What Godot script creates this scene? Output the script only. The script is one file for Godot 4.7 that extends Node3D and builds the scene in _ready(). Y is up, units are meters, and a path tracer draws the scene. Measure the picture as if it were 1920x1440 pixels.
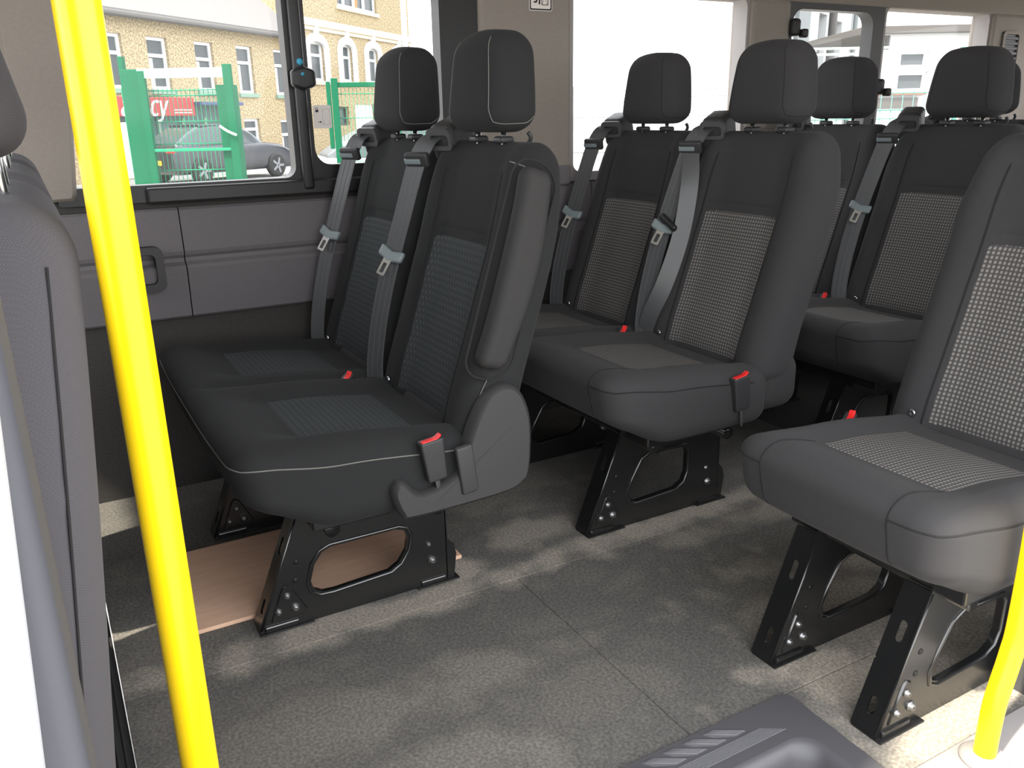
extends Node3D
# Interior of a minibus seen through its open side door.
# x runs to the rear, y up, -z across to the far side; the load floor lies at y = 0.

const UPV := Vector3(0, 1, 0)
const PITCH := 0.787          # distance between seat rows
const GROUND := -0.62         # the yard outside
var M := {}
var taken := {}

# ------------------------------------------------------------------ mesh builder
class MB:
	var tris := PackedVector3Array()
	var uvs := PackedVector2Array()
	var groups := PackedInt32Array()
	var xf := Transform3D()
	var g := 0
	var hard := false
	func start() -> int:
		g += 1
		return tris.size()
	func tri(a: Vector3, b: Vector3, c: Vector3, ua := Vector2(), ub := Vector2(), uc := Vector2(), flat := false) -> void:
		tris.append(xf * a); tris.append(xf * b); tris.append(xf * c)
		uvs.append(ua); uvs.append(ub); uvs.append(uc)
		groups.append(-1 if flat or hard else g)
	func quad(a: Vector3, b: Vector3, c: Vector3, d: Vector3, flat := false) -> void:
		tri(a, b, c, Vector2(), Vector2(), Vector2(), flat)
		tri(a, c, d, Vector2(), Vector2(), Vector2(), flat)
	func flip(from: int) -> void:
		for i in range(from, tris.size(), 3):
			var t := tris[i + 1]; tris[i + 1] = tris[i + 2]; tris[i + 2] = t
			var u := uvs[i + 1]; uvs[i + 1] = uvs[i + 2]; uvs[i + 2] = u
	func close(from: int) -> void:      # clockwise outward
		var vol := 0.0
		var o := tris[from]
		for i in range(from, tris.size(), 3):
			vol += (tris[i] - o).dot((tris[i + 1] - o).cross(tris[i + 2] - o))
		if vol > 0.0:
			flip(from)
	func face(from: int, towards: Vector3) -> void:
		var n := Vector3()
		for i in range(from, tris.size(), 3):
			n += (tris[i + 1] - tris[i]).cross(tris[i + 2] - tris[i])
		if n.dot(xf.basis * towards) > 0.0:
			flip(from)
	func mesh() -> ArrayMesh:
		var st := SurfaceTool.new()
		st.begin(Mesh.PRIMITIVE_TRIANGLES)
		for i in groups.size():
			st.set_smooth_group(groups[i])
			for k in 3:
				st.set_uv(uvs[i * 3 + k])
				st.add_vertex(tris[i * 3 + k])
		st.generate_normals()
		st.index()
		return st.commit()
	static func on_rbox(p: Vector3, h: Vector3, r: float) -> Vector3:
		var k := Vector3(clampf(p.x, -h.x + r, h.x - r), clampf(p.y, -h.y + r, h.y - r), clampf(p.z, -h.z + r, h.z - r))
		var d := p - k
		return k + d.normalized() * r if d.length() > 1e-7 else p
	static func marks(h: float, r: float, seg: int, n: int) -> PackedFloat32Array:
		var a := PackedFloat32Array()
		for i in seg:
			a.append(-h + r * (1.0 - tan(PI / 4 * (1.0 - float(i) / seg))))
		for i in n + 1:
			a.append(lerpf(-h + r, h - r, float(i) / n))
		for i in range(1, seg + 1):
			a.append(h - r + r * tan(PI / 4 * float(i) / seg))
		return a
	# rounded box round the origin; warp moves each point
	func rbox(size: Vector3, r: float, seg := 2, n := Vector3i(1, 1, 1), warp = null) -> void:
		var from := start()
		var h := size / 2
		r = minf(r, minf(h.x, minf(h.y, h.z)) * 0.999)
		var ax := [marks(h.x, r, seg, n.x), marks(h.y, r, seg, n.y), marks(h.z, r, seg, n.z)]
		for axis in 3:
			var b := (axis + 1) % 3
			var c := (axis + 2) % 3
			for side in [-1.0, 1.0]:
				var grid := []
				for i in ax[b].size():
					var row := PackedVector3Array()
					for j in ax[c].size():
						var p := Vector3()
						p[axis] = h[axis] * side; p[b] = ax[b][i]; p[c] = ax[c][j]
						p = on_rbox(p, h, r)
						row.append(warp.call(p) if warp != null else p)
					grid.append(row)
				for i in ax[b].size() - 1:
					for j in ax[c].size() - 1:
						if side > 0: quad(grid[i][j], grid[i + 1][j], grid[i + 1][j + 1], grid[i][j + 1])
						else: quad(grid[i][j], grid[i][j + 1], grid[i + 1][j + 1], grid[i + 1][j])
		close(from)
	func box(lo: Vector3, hi: Vector3, r := 0.003) -> void:
		var keep := xf
		xf = xf * Transform3D(Basis(), (lo + hi) / 2)
		hard = true
		if r > 0.0:
			rbox((hi - lo).abs(), r, 1)
		else:
			var from := start()
			var h := (hi - lo).abs() / 2
			for axis in 3:
				var u := Vector3(); var v := Vector3(); var n := Vector3()
				n[axis] = h[axis]; u[(axis + 1) % 3] = h[(axis + 1) % 3]; v[(axis + 2) % 3] = h[(axis + 2) % 3]
				quad(n - u - v, n + u - v, n + u + v, n - u + v)
				quad(-n - u - v, -n - u + v, -n + u + v, -n + u - v)
			close(from)
		hard = false
		xf = keep
	func tube(pts: PackedVector3Array, rad: float, sides := 8, loop := false, flat_z := 1.0) -> void:
		var from := start()
		var n := pts.size()
		var rings := []
		var t0 := (pts[1] - pts[0]).normalized()
		var nrm := t0.cross(Vector3(0.31, 0.87, 0.38)).normalized()
		for i in n:
			var a := pts[(i - 1 + n) % n] if loop else pts[maxi(i - 1, 0)]
			var b := pts[(i + 1) % n] if loop else pts[mini(i + 1, n - 1)]
			var t := (b - a).normalized()
			nrm = (nrm - t * nrm.dot(t)).normalized()
			var bn := t.cross(nrm)
			var ring := PackedVector3Array()
			for k in sides:
				var w := TAU * k / sides
				ring.append(pts[i] + (nrm * cos(w) + bn * sin(w) * flat_z) * rad)
			rings.append(ring)
		for i in (n if loop else n - 1):
			var p: PackedVector3Array = rings[i]
			var q: PackedVector3Array = rings[(i + 1) % n]
			for k in sides:
				quad(p[k], p[(k + 1) % sides], q[(k + 1) % sides], q[k])
		if not loop:
			for e in [0, n - 1]:
				for k in range(1, sides - 1):
					if e == 0: tri(rings[e][0], rings[e][k + 1], rings[e][k])
					else: tri(rings[e][0], rings[e][k], rings[e][k + 1])
		close(from)
	# profile (radius, height) turned about y
	func lathe(prof: PackedVector2Array, sides := 24) -> void:
		var from := start()
		for i in prof.size() - 1:
			for k in sides:
				var a := TAU * k / sides
				var b := TAU * (k + 1) / sides
				var p := prof[i]; var q := prof[i + 1]
				quad(Vector3(p.x * cos(a), p.y, p.x * sin(a)), Vector3(p.x * cos(b), p.y, p.x * sin(b)), Vector3(q.x * cos(b), q.y, q.x * sin(b)), Vector3(q.x * cos(a), q.y, q.x * sin(a)))
		close(from)
	# strip of cloth or sheet metal: centre line, side directions, width, thickness
	func ribbon(pts: PackedVector3Array, sidew: PackedVector3Array, w: float, th: float) -> void:
		var from := start()
		var n := pts.size()
		var sec := []
		for i in n:
			var t := (pts[mini(i + 1, n - 1)] - pts[maxi(i - 1, 0)]).normalized()
			var s := (sidew[i] - t * sidew[i].dot(t)).normalized()
			var o := t.cross(s) * th / 2
			sec.append([pts[i] - s * w / 2 - o, pts[i] + s * w / 2 - o, pts[i] + s * w / 2 + o, pts[i] - s * w / 2 + o])
		for k in 4:
			g += 1
			for i in n - 1:
				quad(sec[i][k], sec[i][(k + 1) % 4], sec[i + 1][(k + 1) % 4], sec[i + 1][k])
		quad(sec[0][0], sec[0][3], sec[0][2], sec[0][1], true)
		quad(sec[n - 1][0], sec[n - 1][1], sec[n - 1][2], sec[n - 1][3], true)
		close(from)
	# polygon in xy, thickness from z=0 to z=th, front edge bevelled
	func plate(poly: PackedVector2Array, th: float, bevel := 0.0) -> void:
		var from := start()
		var n := poly.size()
		var idx := Geometry2D.triangulate_polygon(poly)
		var area := 0.0
		for i in n:
			area += poly[i].cross(poly[(i + 1) % n])
		var top := PackedVector2Array()
		for i in n:
			var e := (poly[i] - poly[(i - 1 + n) % n]).normalized()
			var f := (poly[(i + 1) % n] - poly[i]).normalized()
			var m := (Vector2(-e.y, e.x) + Vector2(-f.y, f.x)).normalized() * signf(area)
			top.append(poly[i] + m * bevel)
		for i in n:
			var a := poly[i]; var b := poly[(i + 1) % n]
			var c := top[i]; var d := top[(i + 1) % n]
			var up := signf(area) > 0
			var zb := th - bevel
			var q := [Vector3(a.x, a.y, 0), Vector3(b.x, b.y, 0), Vector3(b.x, b.y, zb), Vector3(a.x, a.y, zb)]
			var q2 := [Vector3(a.x, a.y, zb), Vector3(b.x, b.y, zb), Vector3(d.x, d.y, th), Vector3(c.x, c.y, th)]
			for s in [q, q2]:
				if s == q2 and bevel == 0.0: continue
				if up: quad(s[0], s[1], s[2], s[3], bevel == 0.0)
				else: quad(s[3], s[2], s[1], s[0], bevel == 0.0)
		var h := tris.size()
		for k in range(0, idx.size(), 3):
			tri(Vector3(top[idx[k]].x, top[idx[k]].y, th), Vector3(top[idx[k + 1]].x, top[idx[k + 1]].y, th), Vector3(top[idx[k + 2]].x, top[idx[k + 2]].y, th), Vector2(), Vector2(), Vector2(), true)
		face(h, Vector3(0, 0, 1)); flip(h)
		h = tris.size()
		for k in range(0, idx.size(), 3):
			tri(Vector3(poly[idx[k]].x, poly[idx[k]].y, 0), Vector3(poly[idx[k + 1]].x, poly[idx[k + 1]].y, 0), Vector3(poly[idx[k + 2]].x, poly[idx[k + 2]].y, 0), Vector2(), Vector2(), Vector2(), true)
		face(h, Vector3(0, 0, -1)); flip(h)
		close(from)
	static func cast(poly: PackedVector2Array, c: Vector2, d: Vector2) -> Vector2:
		var best := c + d * 1e-4
		for i in poly.size():
			var hit = Geometry2D.segment_intersects_segment(c, c + d * 50.0, poly[i], poly[(i + 1) % poly.size()])
			if hit != null and (hit - c).length() > (best - c).length():
				best = hit
		return best
	# plate with one opening; both outlines must be visible from the centre of the opening
	func plate_hole(outer: PackedVector2Array, inner: PackedVector2Array, th: float, extra := 0, lip := 0.0) -> void:
		var from := start()
		var c := Vector2()
		for p in inner: c += p / inner.size()
		var angles := []
		for p in outer: angles.append((p - c).angle())
		for p in inner: angles.append((p - c).angle())
		for i in extra: angles.append(-PI + TAU * i / extra)
		angles.sort()
		var o := []; var q := []
		for a in angles:
			if o.size() and absf(a - o[-1][1]) < 1e-4: continue
			var d := Vector2.from_angle(a)
			o.append([cast(outer, c, d), a]); q.append(cast(inner, c, d))
		var n := o.size()
		for i in n:
			var a: Vector2 = o[i][0]; var b: Vector2 = o[(i + 1) % n][0]
			var e: Vector2 = q[i]; var f: Vector2 = q[(i + 1) % n]
			g = 100000 + from
			quad(Vector3(a.x, a.y, th), Vector3(b.x, b.y, th), Vector3(f.x, f.y, th), Vector3(e.x, e.y, th), true)
			quad(Vector3(e.x, e.y, 0), Vector3(f.x, f.y, 0), Vector3(b.x, b.y, 0), Vector3(a.x, a.y, 0), true)
			quad(Vector3(a.x, a.y, 0), Vector3(b.x, b.y, 0), Vector3(b.x, b.y, th), Vector3(a.x, a.y, th), true)
			quad(Vector3(e.x, e.y, th), Vector3(f.x, f.y, th), Vector3(f.x, f.y, -lip), Vector3(e.x, e.y, -lip))
		close(from)
	# open patch from a function of (0..1, 0..1)
	func patch(fn: Callable, nu: int, nv: int, uvsize: Vector2, towards: Vector3) -> void:
		var from := start()
		var grid := []
		for i in nu + 1:
			var row := PackedVector3Array()
			for j in nv + 1:
				row.append(fn.call(float(i) / nu, float(j) / nv))
			grid.append(row)
		for i in nu:
			for j in nv:
				var ua := Vector2(float(i) / nu, float(j) / nv) * uvsize
				var ub := Vector2(float(i + 1) / nu, float(j) / nv) * uvsize
				var uc := Vector2(float(i + 1) / nu, float(j + 1) / nv) * uvsize
				var ud := Vector2(float(i) / nu, float(j + 1) / nv) * uvsize
				tri(grid[i][j], grid[i + 1][j], grid[i + 1][j + 1], ua, ub, uc)
				tri(grid[i][j], grid[i + 1][j + 1], grid[i][j + 1], ua, uc, ud)
		face(from, towards)

# ------------------------------------------------------------------ scene helpers
func numbered(called: String) -> String:
	if not taken.has(called):
		taken[called] = 0
		return called
	taken[called] += 1
	return "%s_%03d" % [called, taken[called]]

func part(called: String, mb: MB, m: Material, parent: Node3D) -> MeshInstance3D:
	var o := MeshInstance3D.new()
	o.mesh = mb.mesh()
	o.material_override = m
	o.name = called
	parent.add_child(o, true)
	return o

func again(src: MeshInstance3D, parent: Node3D, at: Vector3) -> MeshInstance3D:
	var o := MeshInstance3D.new()
	o.mesh = src.mesh
	o.material_override = src.material_override
	o.name = String(src.name).rstrip("0123456789")
	o.position = at
	parent.add_child(o, true)
	return o

func holder(called: String, parent: Node3D, at := Vector3()) -> Node3D:
	var o := Node3D.new()
	o.name = called
	o.position = at
	parent.add_child(o, true)
	return o

func thing(called: String, label: String, category: String, at := Vector3(), turn := 0.0, group := "") -> Node3D:
	var o := Node3D.new()
	o.name = numbered(called)
	add_child(o)
	o.position = at
	o.rotation.y = turn
	o.set_meta("label", label)
	o.set_meta("category", category)
	if group: o.set_meta("group", group)
	return o

func struct(called: String, label := "") -> Node3D:
	var o := Node3D.new()
	o.name = called
	add_child(o)
	o.set_meta("kind", "structure")
	if label: o.set_meta("label", label)
	return o

func mat(c: Color, rough := 0.8, metal := 0.0, spec := 0.5) -> StandardMaterial3D:
	var m := StandardMaterial3D.new()
	m.albedo_color = c
	m.roughness = rough
	m.metallic = metal
	m.metallic_specular = spec
	return m

func tex(w: int, h: int, fn: Callable) -> ImageTexture:
	var im := Image.create(w, h, false, Image.FORMAT_RGB8)
	for y in h:
		for x in w:
			im.set_pixel(x, y, fn.call(x, y))
	return ImageTexture.create_from_image(im)

func noise_tex(freq: float, lo: Color, hi: Color, octaves := 3, size := 256, sd := 1) -> NoiseTexture2D:
	var n := FastNoiseLite.new()
	n.seed = sd
	n.frequency = freq
	n.fractal_octaves = octaves
	var t := NoiseTexture2D.new()
	t.width = size; t.height = size
	t.seamless = true
	t.noise = n
	var g := Gradient.new()
	g.set_color(0, lo); g.set_color(1, hi)
	t.color_ramp = g
	return t

func tri_tex(m: StandardMaterial3D, t: Texture2D, scale: float) -> StandardMaterial3D:
	m.albedo_texture = t
	m.uv1_triplanar = true
	m.uv1_scale = Vector3.ONE * scale
	return m

func grey(v: float) -> Color:
	return Color(v, v, v)

func ss(a: float, b: float, x: float) -> float:
	return smoothstep(a, b, x) if a < b else 1.0 - smoothstep(b, a, x)

func tab(t: Array, x: float) -> float:
	var n := t.size()
	if x <= t[0][0]: return t[0][1]
	if x >= t[n - 1][0]: return t[n - 1][1]
	for i in n - 1:
		if x <= t[i + 1][0]:
			var k: float = (x - t[i][0]) / (t[i + 1][0] - t[i][0])
			var a: float = t[maxi(i - 1, 0)][1]
			var b: float = t[mini(i + 2, n - 1)][1]
			return cubic_interpolate(t[i][1], t[i + 1][1], a, b, k)
	return 0.0

func dense(a: Array, per: int) -> PackedVector3Array:
	var out := PackedVector3Array()
	for i in a.size() - 1:
		for k in per:
			out.append(Vector3(a[i][0], a[i][1], a[i][2]).lerp(Vector3(a[i + 1][0], a[i + 1][1], a[i + 1][2]), float(k) / per))
	var e: Array = a[a.size() - 1]
	out.append(Vector3(e[0], e[1], e[2]))
	return out

func rrect(x0: float, y0: float, x1: float, y1: float, r: float, k := 6) -> PackedVector2Array:
	var p := PackedVector2Array()
	for c in [[x1 - r, y0 + r, -PI / 2], [x1 - r, y1 - r, 0.0], [x0 + r, y1 - r, PI / 2], [x0 + r, y0 + r, PI]]:
		for i in k + 1:
			var a: float = c[2] + PI / 2 * i / k
			p.append(Vector2(c[0] + r * cos(a), c[1] + r * sin(a)))
	return p

func vec3s(a: Array) -> PackedVector3Array:
	var p := PackedVector3Array()
	for q in a: p.append(Vector3(q[0], q[1], q[2]))
	return p

func smooth_path(a: Array, per := 6) -> PackedVector3Array:
	var p := vec3s(a)
	var out := PackedVector3Array()
	for i in p.size() - 1:
		for k in per:
			out.append(p[i].cubic_interpolate(p[i + 1], p[maxi(i - 1, 0)], p[mini(i + 2, p.size() - 1)], float(k) / per))
	out.append(p[p.size() - 1])
	return out

# ------------------------------------------------------------------ entry
func _ready() -> void:
	camera_sky_sun()
	materials()
	shell()
	floor_and_step()
	seats()
	poles()
	outside()

func camera_sky_sun() -> void:
	var cam := Camera3D.new()
	cam.name = "camera"
	var yaw := deg_to_rad(29.0936)
	var pit := deg_to_rad(17.7467)
	var rol := deg_to_rad(-1.129)
	var fw := Vector3(sin(yaw) * cos(pit), -sin(pit), -cos(yaw) * cos(pit))
	var rt := Vector3(cos(yaw), 0, sin(yaw))
	var up := rt.cross(fw)
	var rt2 := rt * cos(rol) + up * sin(rol)
	var up2 := up * cos(rol) - rt * sin(rol)
	cam.transform = Transform3D(Basis(rt2, up2, -fw), Vector3(0, 0.984, 0))
	cam.fov = rad_to_deg(2.0 * atan(720.0 / 1578.16))
	cam.near = 0.02
	cam.far = 300.0
	add_child(cam)
	var we := WorldEnvironment.new()
	we.name = "surroundings"
	var e := Environment.new()
	e.background_mode = Environment.BG_SKY
	var sky := Sky.new()
	var sm := ProceduralSkyMaterial.new()
	sm.sky_top_color = Color(0.93, 0.94, 0.96)
	sm.sky_horizon_color = Color(0.99, 0.99, 1.0)
	sm.sky_curve = 0.25
	sm.ground_bottom_color = Color(0.45, 0.44, 0.42)
	sm.ground_horizon_color = Color(0.7, 0.7, 0.7)
	sm.sun_angle_max = 20.0
	sky.sky_material = sm
	e.sky = sky
	e.background_energy_multiplier = 1.5
	e.tonemap_mode = Environment.TONE_MAPPER_LINEAR
	e.tonemap_exposure = 3.9
	e.sdfgi_enabled = true
	e.ssao_enabled = true
	e.ssil_enabled = true
	we.environment = e
	add_child(we)
	var sun := DirectionalLight3D.new()
	sun.name = "sun"
	sun.light_color = Color(1.0, 0.96, 0.88)
	sun.light_energy = 0.95
	sun.light_angular_distance = 1.5
	sun.shadow_enabled = true
	sun.sky_mode = DirectionalLight3D.SKY_MODE_LIGHT_ONLY
	add_child(sun)
	sun.look_at_from_position(Vector3(), -Vector3(-0.75, 1.0, 0.2), UPV)

func materials() -> void:
	# cloth: a fine weave, as albedo and relief
	var weave := tex(64, 64, func(x, y):
		var a := 0.5 + 0.5 * sin(TAU * x / 8.0) * (1.0 if int(y / 4.0) % 2 == 0 else -1.0)
		var b := 0.5 + 0.5 * cos(TAU * y / 4.0)
		return grey(0.72 + 0.28 * a * b))
	var cloth := func(c: Color) -> StandardMaterial3D:
		var m := mat(c, 0.95, 0.0, 0.25)
		tri_tex(m, weave, 55.0)
		m.heightmap_enabled = true
		m.heightmap_texture = weave
		m.heightmap_scale = 0.03
		m.rim_enabled = true
		m.rim = 0.25
		m.rim_tint = 0.6
		return m
	M.cloth = cloth.call(Color(0.285, 0.282, 0.286))
	M.cloth_dark = cloth.call(Color(0.21, 0.213, 0.215))
	M.cloth_cab = cloth.call(Color(0.37, 0.362, 0.378))
	M.side_vinyl = mat(Color(0.20, 0.197, 0.197), 0.75, 0.0, 0.3)
	M.thread = mat(Color(0.42, 0.42, 0.40), 0.9)
	M.seam = mat(Color(0.1, 0.1, 0.105), 0.95)
	# insert of the rear rows: light flecks on a dark ground
	var fleck := tex(64, 64, func(x, y):
		var cx := fposmod(x + 0.5, 32.0) - 16.0
		var cy := fposmod(y + 0.5, 32.0) - 16.0
		var d := pow(absf(cx) / 10.0, 2.6) + pow(absf(cy) / 12.0, 2.6)
		var k := clampf(1.35 - d, 0.0, 1.0)
		return Color(0.33, 0.325, 0.32).lerp(Color(0.57, 0.56, 0.545), k))
	M.insert = mat(Color(0.85, 0.85, 0.85), 0.95, 0.0, 0.25)
	M.insert.albedo_texture = fleck
	M.insert.uv1_scale = Vector3.ONE / 0.0165
	M.insert.heightmap_enabled = true
	M.insert.heightmap_texture = fleck
	M.insert.heightmap_scale = 0.06
	var dots := tex(64, 64, func(x, y):
		var cx := fposmod(x + 0.5 + (16.0 if int(y / 32.0) % 2 else 0.0), 32.0) - 16.0
		var cy := fposmod(y + 0.5, 32.0) - 16.0
		var k := clampf(1.4 - sqrt(cx * cx + cy * cy * 0.6) / 8.0, 0.0, 1.0)
		var line := 0.02 if int(y / 4.0) % 2 == 0 else 0.0
		return Color(0.215 + line, 0.225 + line, 0.23 + line).lerp(Color(0.285, 0.30, 0.305), k))
	M.insert_blue = mat(Color(1, 1, 1), 0.95, 0.0, 0.25)
	M.insert_blue.albedo_texture = dots
	M.insert_blue.uv1_scale = Vector3.ONE / 0.026
	M.plastic = mat(Color(0.17, 0.17, 0.175), 0.55)
	M.plastic_grey = mat(Color(0.26, 0.26, 0.265), 0.6)
	M.cover = tri_tex(mat(Color(0.205, 0.202, 0.202), 0.6), noise_tex(0.08, grey(0.88), grey(1.0)), 30.0)
	M.black_steel = mat(Color(0.085, 0.088, 0.09), 0.24, 0.0, 0.7)
	M.bolt = mat(Color(0.5, 0.5, 0.5), 0.35, 0.9)
	M.chrome = mat(Color(0.86, 0.87, 0.88), 0.18, 1.0)
	M.tongue_plastic = mat(Color(0.45, 0.49, 0.5), 0.4)
	M.belt = mat(Color(0.262, 0.267, 0.272), 0.42, 0.0, 0.5)
	M.red = mat(Color(0.86, 0.12, 0.12), 0.45)
	M.yellow = mat(Color(1.0, 0.85, 0.06), 0.3)
	# trim
	M.beige = tri_tex(mat(Color(0.53, 0.50, 0.47), 0.8), noise_tex(0.05, grey(0.96), grey(1.0)), 6.0)
	M.grey_trim = tri_tex(mat(Color(0.405, 0.39, 0.40), 0.75), noise_tex(0.07, grey(0.93), grey(1.0)), 8.0)
	M.dark_trim = tri_tex(mat(Color(0.235, 0.225, 0.215), 0.85), noise_tex(0.05, grey(0.85), grey(1.0)), 8.0)
	M.black_trim = mat(Color(0.09, 0.09, 0.095), 0.5)
	M.white_paint = mat(Color(0.88, 0.89, 0.91), 0.25)
	M.pillar_grey = mat(Color(0.27, 0.275, 0.30), 0.6)
	M.headlining = mat(Color(0.7, 0.69, 0.67), 0.95)
	M.glass = mat(Color(0.95, 1.0, 0.98, 0.025), 0.02, 0.0, 0.2)
	M.glass.transparency = BaseMaterial3D.TRANSPARENCY_ALPHA
	M.sill = mat(Color(0.56, 0.545, 0.54), 0.6)
	M.step = tri_tex(mat(Color(0.31, 0.307, 0.322), 0.5), noise_tex(0.1, grey(0.9), grey(1.0)), 40.0)
	M.step_rib = mat(Color(0.37, 0.368, 0.38), 0.6)
	M.black_rib = mat(Color(0.15, 0.15, 0.155), 0.6)
	M.sticker = mat(Color(0.86, 0.84, 0.82), 0.5)
	M.ink = mat(Color(0.06, 0.06, 0.06), 0.6)
	M.blue_dot = mat(Color(0.25, 0.62, 0.75), 0.5)
	# plywood
	var gr := FastNoiseLite.new(); gr.seed = 5; gr.frequency = 0.02
	var ply := tex(512, 256, func(x, y):
		var k := gr.get_noise_2d(x * 0.35, y * 3.0) * 0.5 + 0.5
		var f := gr.get_noise_2d(x * 2.0, y * 14.0) * 0.5 + 0.5
		var c := Color(0.83, 0.66, 0.55).lerp(Color(0.93, 0.79, 0.68), 0.6 * k + 0.4 * f)
		var d := Vector2(x - 300, (y - 70) * 2.0).length()
		return c.lerp(Color(0.3, 0.19, 0.14), clampf(1.0 - d / 9.0, 0.0, 1.0)))
	M.ply = mat(Color(0.95, 0.95, 0.95), 0.75)
	M.ply.albedo_texture = ply

# ------------------------------------------------------------------ the van's body
func shell() -> void:
	var zi := -2.34
	var wr := struct("wall_right")
	# lower lining
	var mb := MB.new()
	mb.box(Vector3(-1.3, -0.05, -2.44), Vector3(4.1, 0.481, -2.365))
	part("lower_lining", mb, M.dark_trim, wr)
	# middle lining in three mouldings with a groove along it
	for seg in [[-0.9, 0.329], [0.332, 1.62], [1.623, 4.1]]:
		mb = MB.new()
		var prof := PackedVector2Array([Vector2(2.43, 0.483), Vector2(2.352, 0.483), Vector2(2.345, 0.489), Vector2(2.333, 0.60), Vector2(2.331, 0.616), Vector2(2.337, 0.624), Vector2(2.35, 0.632), Vector2(2.352, 0.642), Vector2(2.345, 0.65), Vector2(2.342, 0.66), Vector2(2.35, 0.765), Vector2(2.36, 0.775), Vector2(2.43, 0.775)])
		mb.xf = Transform3D(Basis(Vector3(0, 0, -1), Vector3(0, 1, 0), Vector3(1, 0, 0)), Vector3(seg[0], 0, 0))
		mb.plate(prof, seg[1] - seg[0])
		part("lining_moulding", mb, M.grey_trim, wr)
	# grab handle in the lining
	mb = MB.new()
	mb.xf = Transform3D(Basis(), Vector3(0.2, 0.565, -2.36))
	mb.plate_hole(rrect(-0.02, 0.0, 0.075, 0.115, 0.022), rrect(0.0, 0.02, 0.055, 0.097, 0.014), 0.045)
	part("grab_handle", mb, M.black_trim, wr)
	# ledge below the windows and the header above them
	mb = MB.new()
	mb.box(Vector3(-0.9, 0.772, -2.44), Vector3(4.1, 0.802, -2.352))
	part("ledge", mb, M.dark_trim, wr)
	mb = MB.new()
	mb.box(Vector3(0.258, 0.786, -2.37), Vector3(1.212, 0.826, -2.322), 0.006)
	part("window_rail", mb, M.black_trim, wr)
	mb = MB.new()
	mb.box(Vector3(-0.9, 1.345, -2.44), Vector3(4.1, 1.78, -2.335), 0.01)
	part("header", mb, M.beige, wr)
	# pillars between the windows
	for p in [[-0.62, 0.02, 0.802], [1.21, 1.532, 0.775], [2.272, 2.462, 0.775], [3.64, 4.1, 0.775]]:
		mb = MB.new()
		mb.box(Vector3(p[0], p[2], -2.44), Vector3(p[1], 1.352, -2.33), 0.016)
		part("pillar_trim", mb, M.beige, wr)
	mb = MB.new()
	mb.xf = Transform3D(Basis(), Vector3(0, 0, -2.4))
	mb.plate(PackedVector2Array([Vector2(0.0, 0.803), Vector2(0.094, 0.803), Vector2(0.103, 0.82), Vector2(0.158, 1.35), Vector2(0.0, 1.35)]), 0.072, 0.01)
	part("pillar_edge", mb, M.beige, wr)
	mb = MB.new()
	mb.box(Vector3(1.215, 0.765, -2.36), Vector3(1.53, 0.83, -2.326), 0.01)
	part("pillar_foot", mb, M.grey_trim, wr)
	# ventilation grille on the rearmost pillar
	var v := holder("vent_grille", wr, Vector3(3.72, 1.1, -2.326))
	mb = MB.new()
	mb.plate_hole(rrect(-0.012, -0.012, 0.112, 0.182, 0.02), rrect(0, 0, 0.1, 0.17, 0.014), 0.006)
	part("frame", mb, M.beige, v)
	for i in 8:
		mb = MB.new()
		mb.box(Vector3(0, 0.008 + i * 0.02, -0.004), Vector3(0.1, 0.02 + i * 0.02, 0.004), 0.002)
		part("slat", mb, M.plastic_grey, v)
	mb = MB.new()
	mb.box(Vector3(-0.01, -0.01, -0.012), Vector3(0.11, 0.18, -0.003))
	part("backing", mb, M.black_trim, v)
	# exit sticker on the beige pillar
	var sk := holder("exit_sticker", wr, Vector3(1.378, 1.276, -2.3285))
	mb = MB.new()
	mb.plate(rrect(0, 0, 0.08, 0.07, 0.006), 0.0012)
	part("sheet", mb, M.sticker, sk)
	mb = MB.new()
	mb.plate_hole(rrect(0.002, 0.002, 0.078, 0.068, 0.005), rrect(0.006, 0.006, 0.074, 0.064, 0.004), 0.0018)
	part("border", mb, M.ink, sk)
	mb = MB.new()      # the running figure beside its door
	for l in [[[0.016, 0.024], [0.024, 0.024], [0.028, 0.034]], [[0.028, 0.034], [0.036, 0.03], [0.035, 0.018]], [[0.028, 0.034], [0.03, 0.05]], [[0.018, 0.045], [0.03, 0.047], [0.04, 0.041]]]:
		var pts := []
		for q in l: pts.append([q[0], q[1], 0.0015])
		mb.tube(vec3s(pts), 0.0026, 6)
	mb.xf = Transform3D(Basis(), Vector3(0.031, 0.057, 0.0015))
	mb.rbox(Vector3(0.008, 0.008, 0.002), 0.001)
	mb.xf = Transform3D()
	part("figure", mb, M.ink, sk)
	mb = MB.new()
	mb.plate_hole(rrect(0.043, 0.016, 0.066, 0.06, 0.002), rrect(0.045, 0.018, 0.064, 0.058, 0.001), 0.0018)
	part("door_outline", mb, M.ink, sk)

	# windows of the far side
	glazing("window_1", 0.06, 0.672, 0.79, 1.36, [0.075, 0.645, 0.832, 1.338], 0.03, M.black_trim, zi - 0.012, zi)
	glazing("window_2", 0.672, 1.212, 0.79, 1.36, [0.702, 1.09, 0.862, 1.338], 0.045, M.black_trim, zi - 0.012, zi)
	var latch := struct("trim_1")
	mb = MB.new()
	mb.rbox(Vector3(0.03, 0.64, 0.03), 0.008, 2)
	var mul := part("mullion", mb, M.black_trim, latch)
	latch.position = Vector3(0.672, 1.06, zi + 0.008)
	mul.position.y = 0.06
	mb = MB.new()
	mb.rbox(Vector3(0.066, 0.062, 0.024), 0.011, 3, Vector3i(4, 2, 1), func(p): return Vector3(p.x, p.y * (1.0 - 0.35 * absf(p.x) / 0.033), p.z))
	part("latch", mb, M.black_trim, latch).position = Vector3(0.006, 0.025, 0.02)
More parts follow.
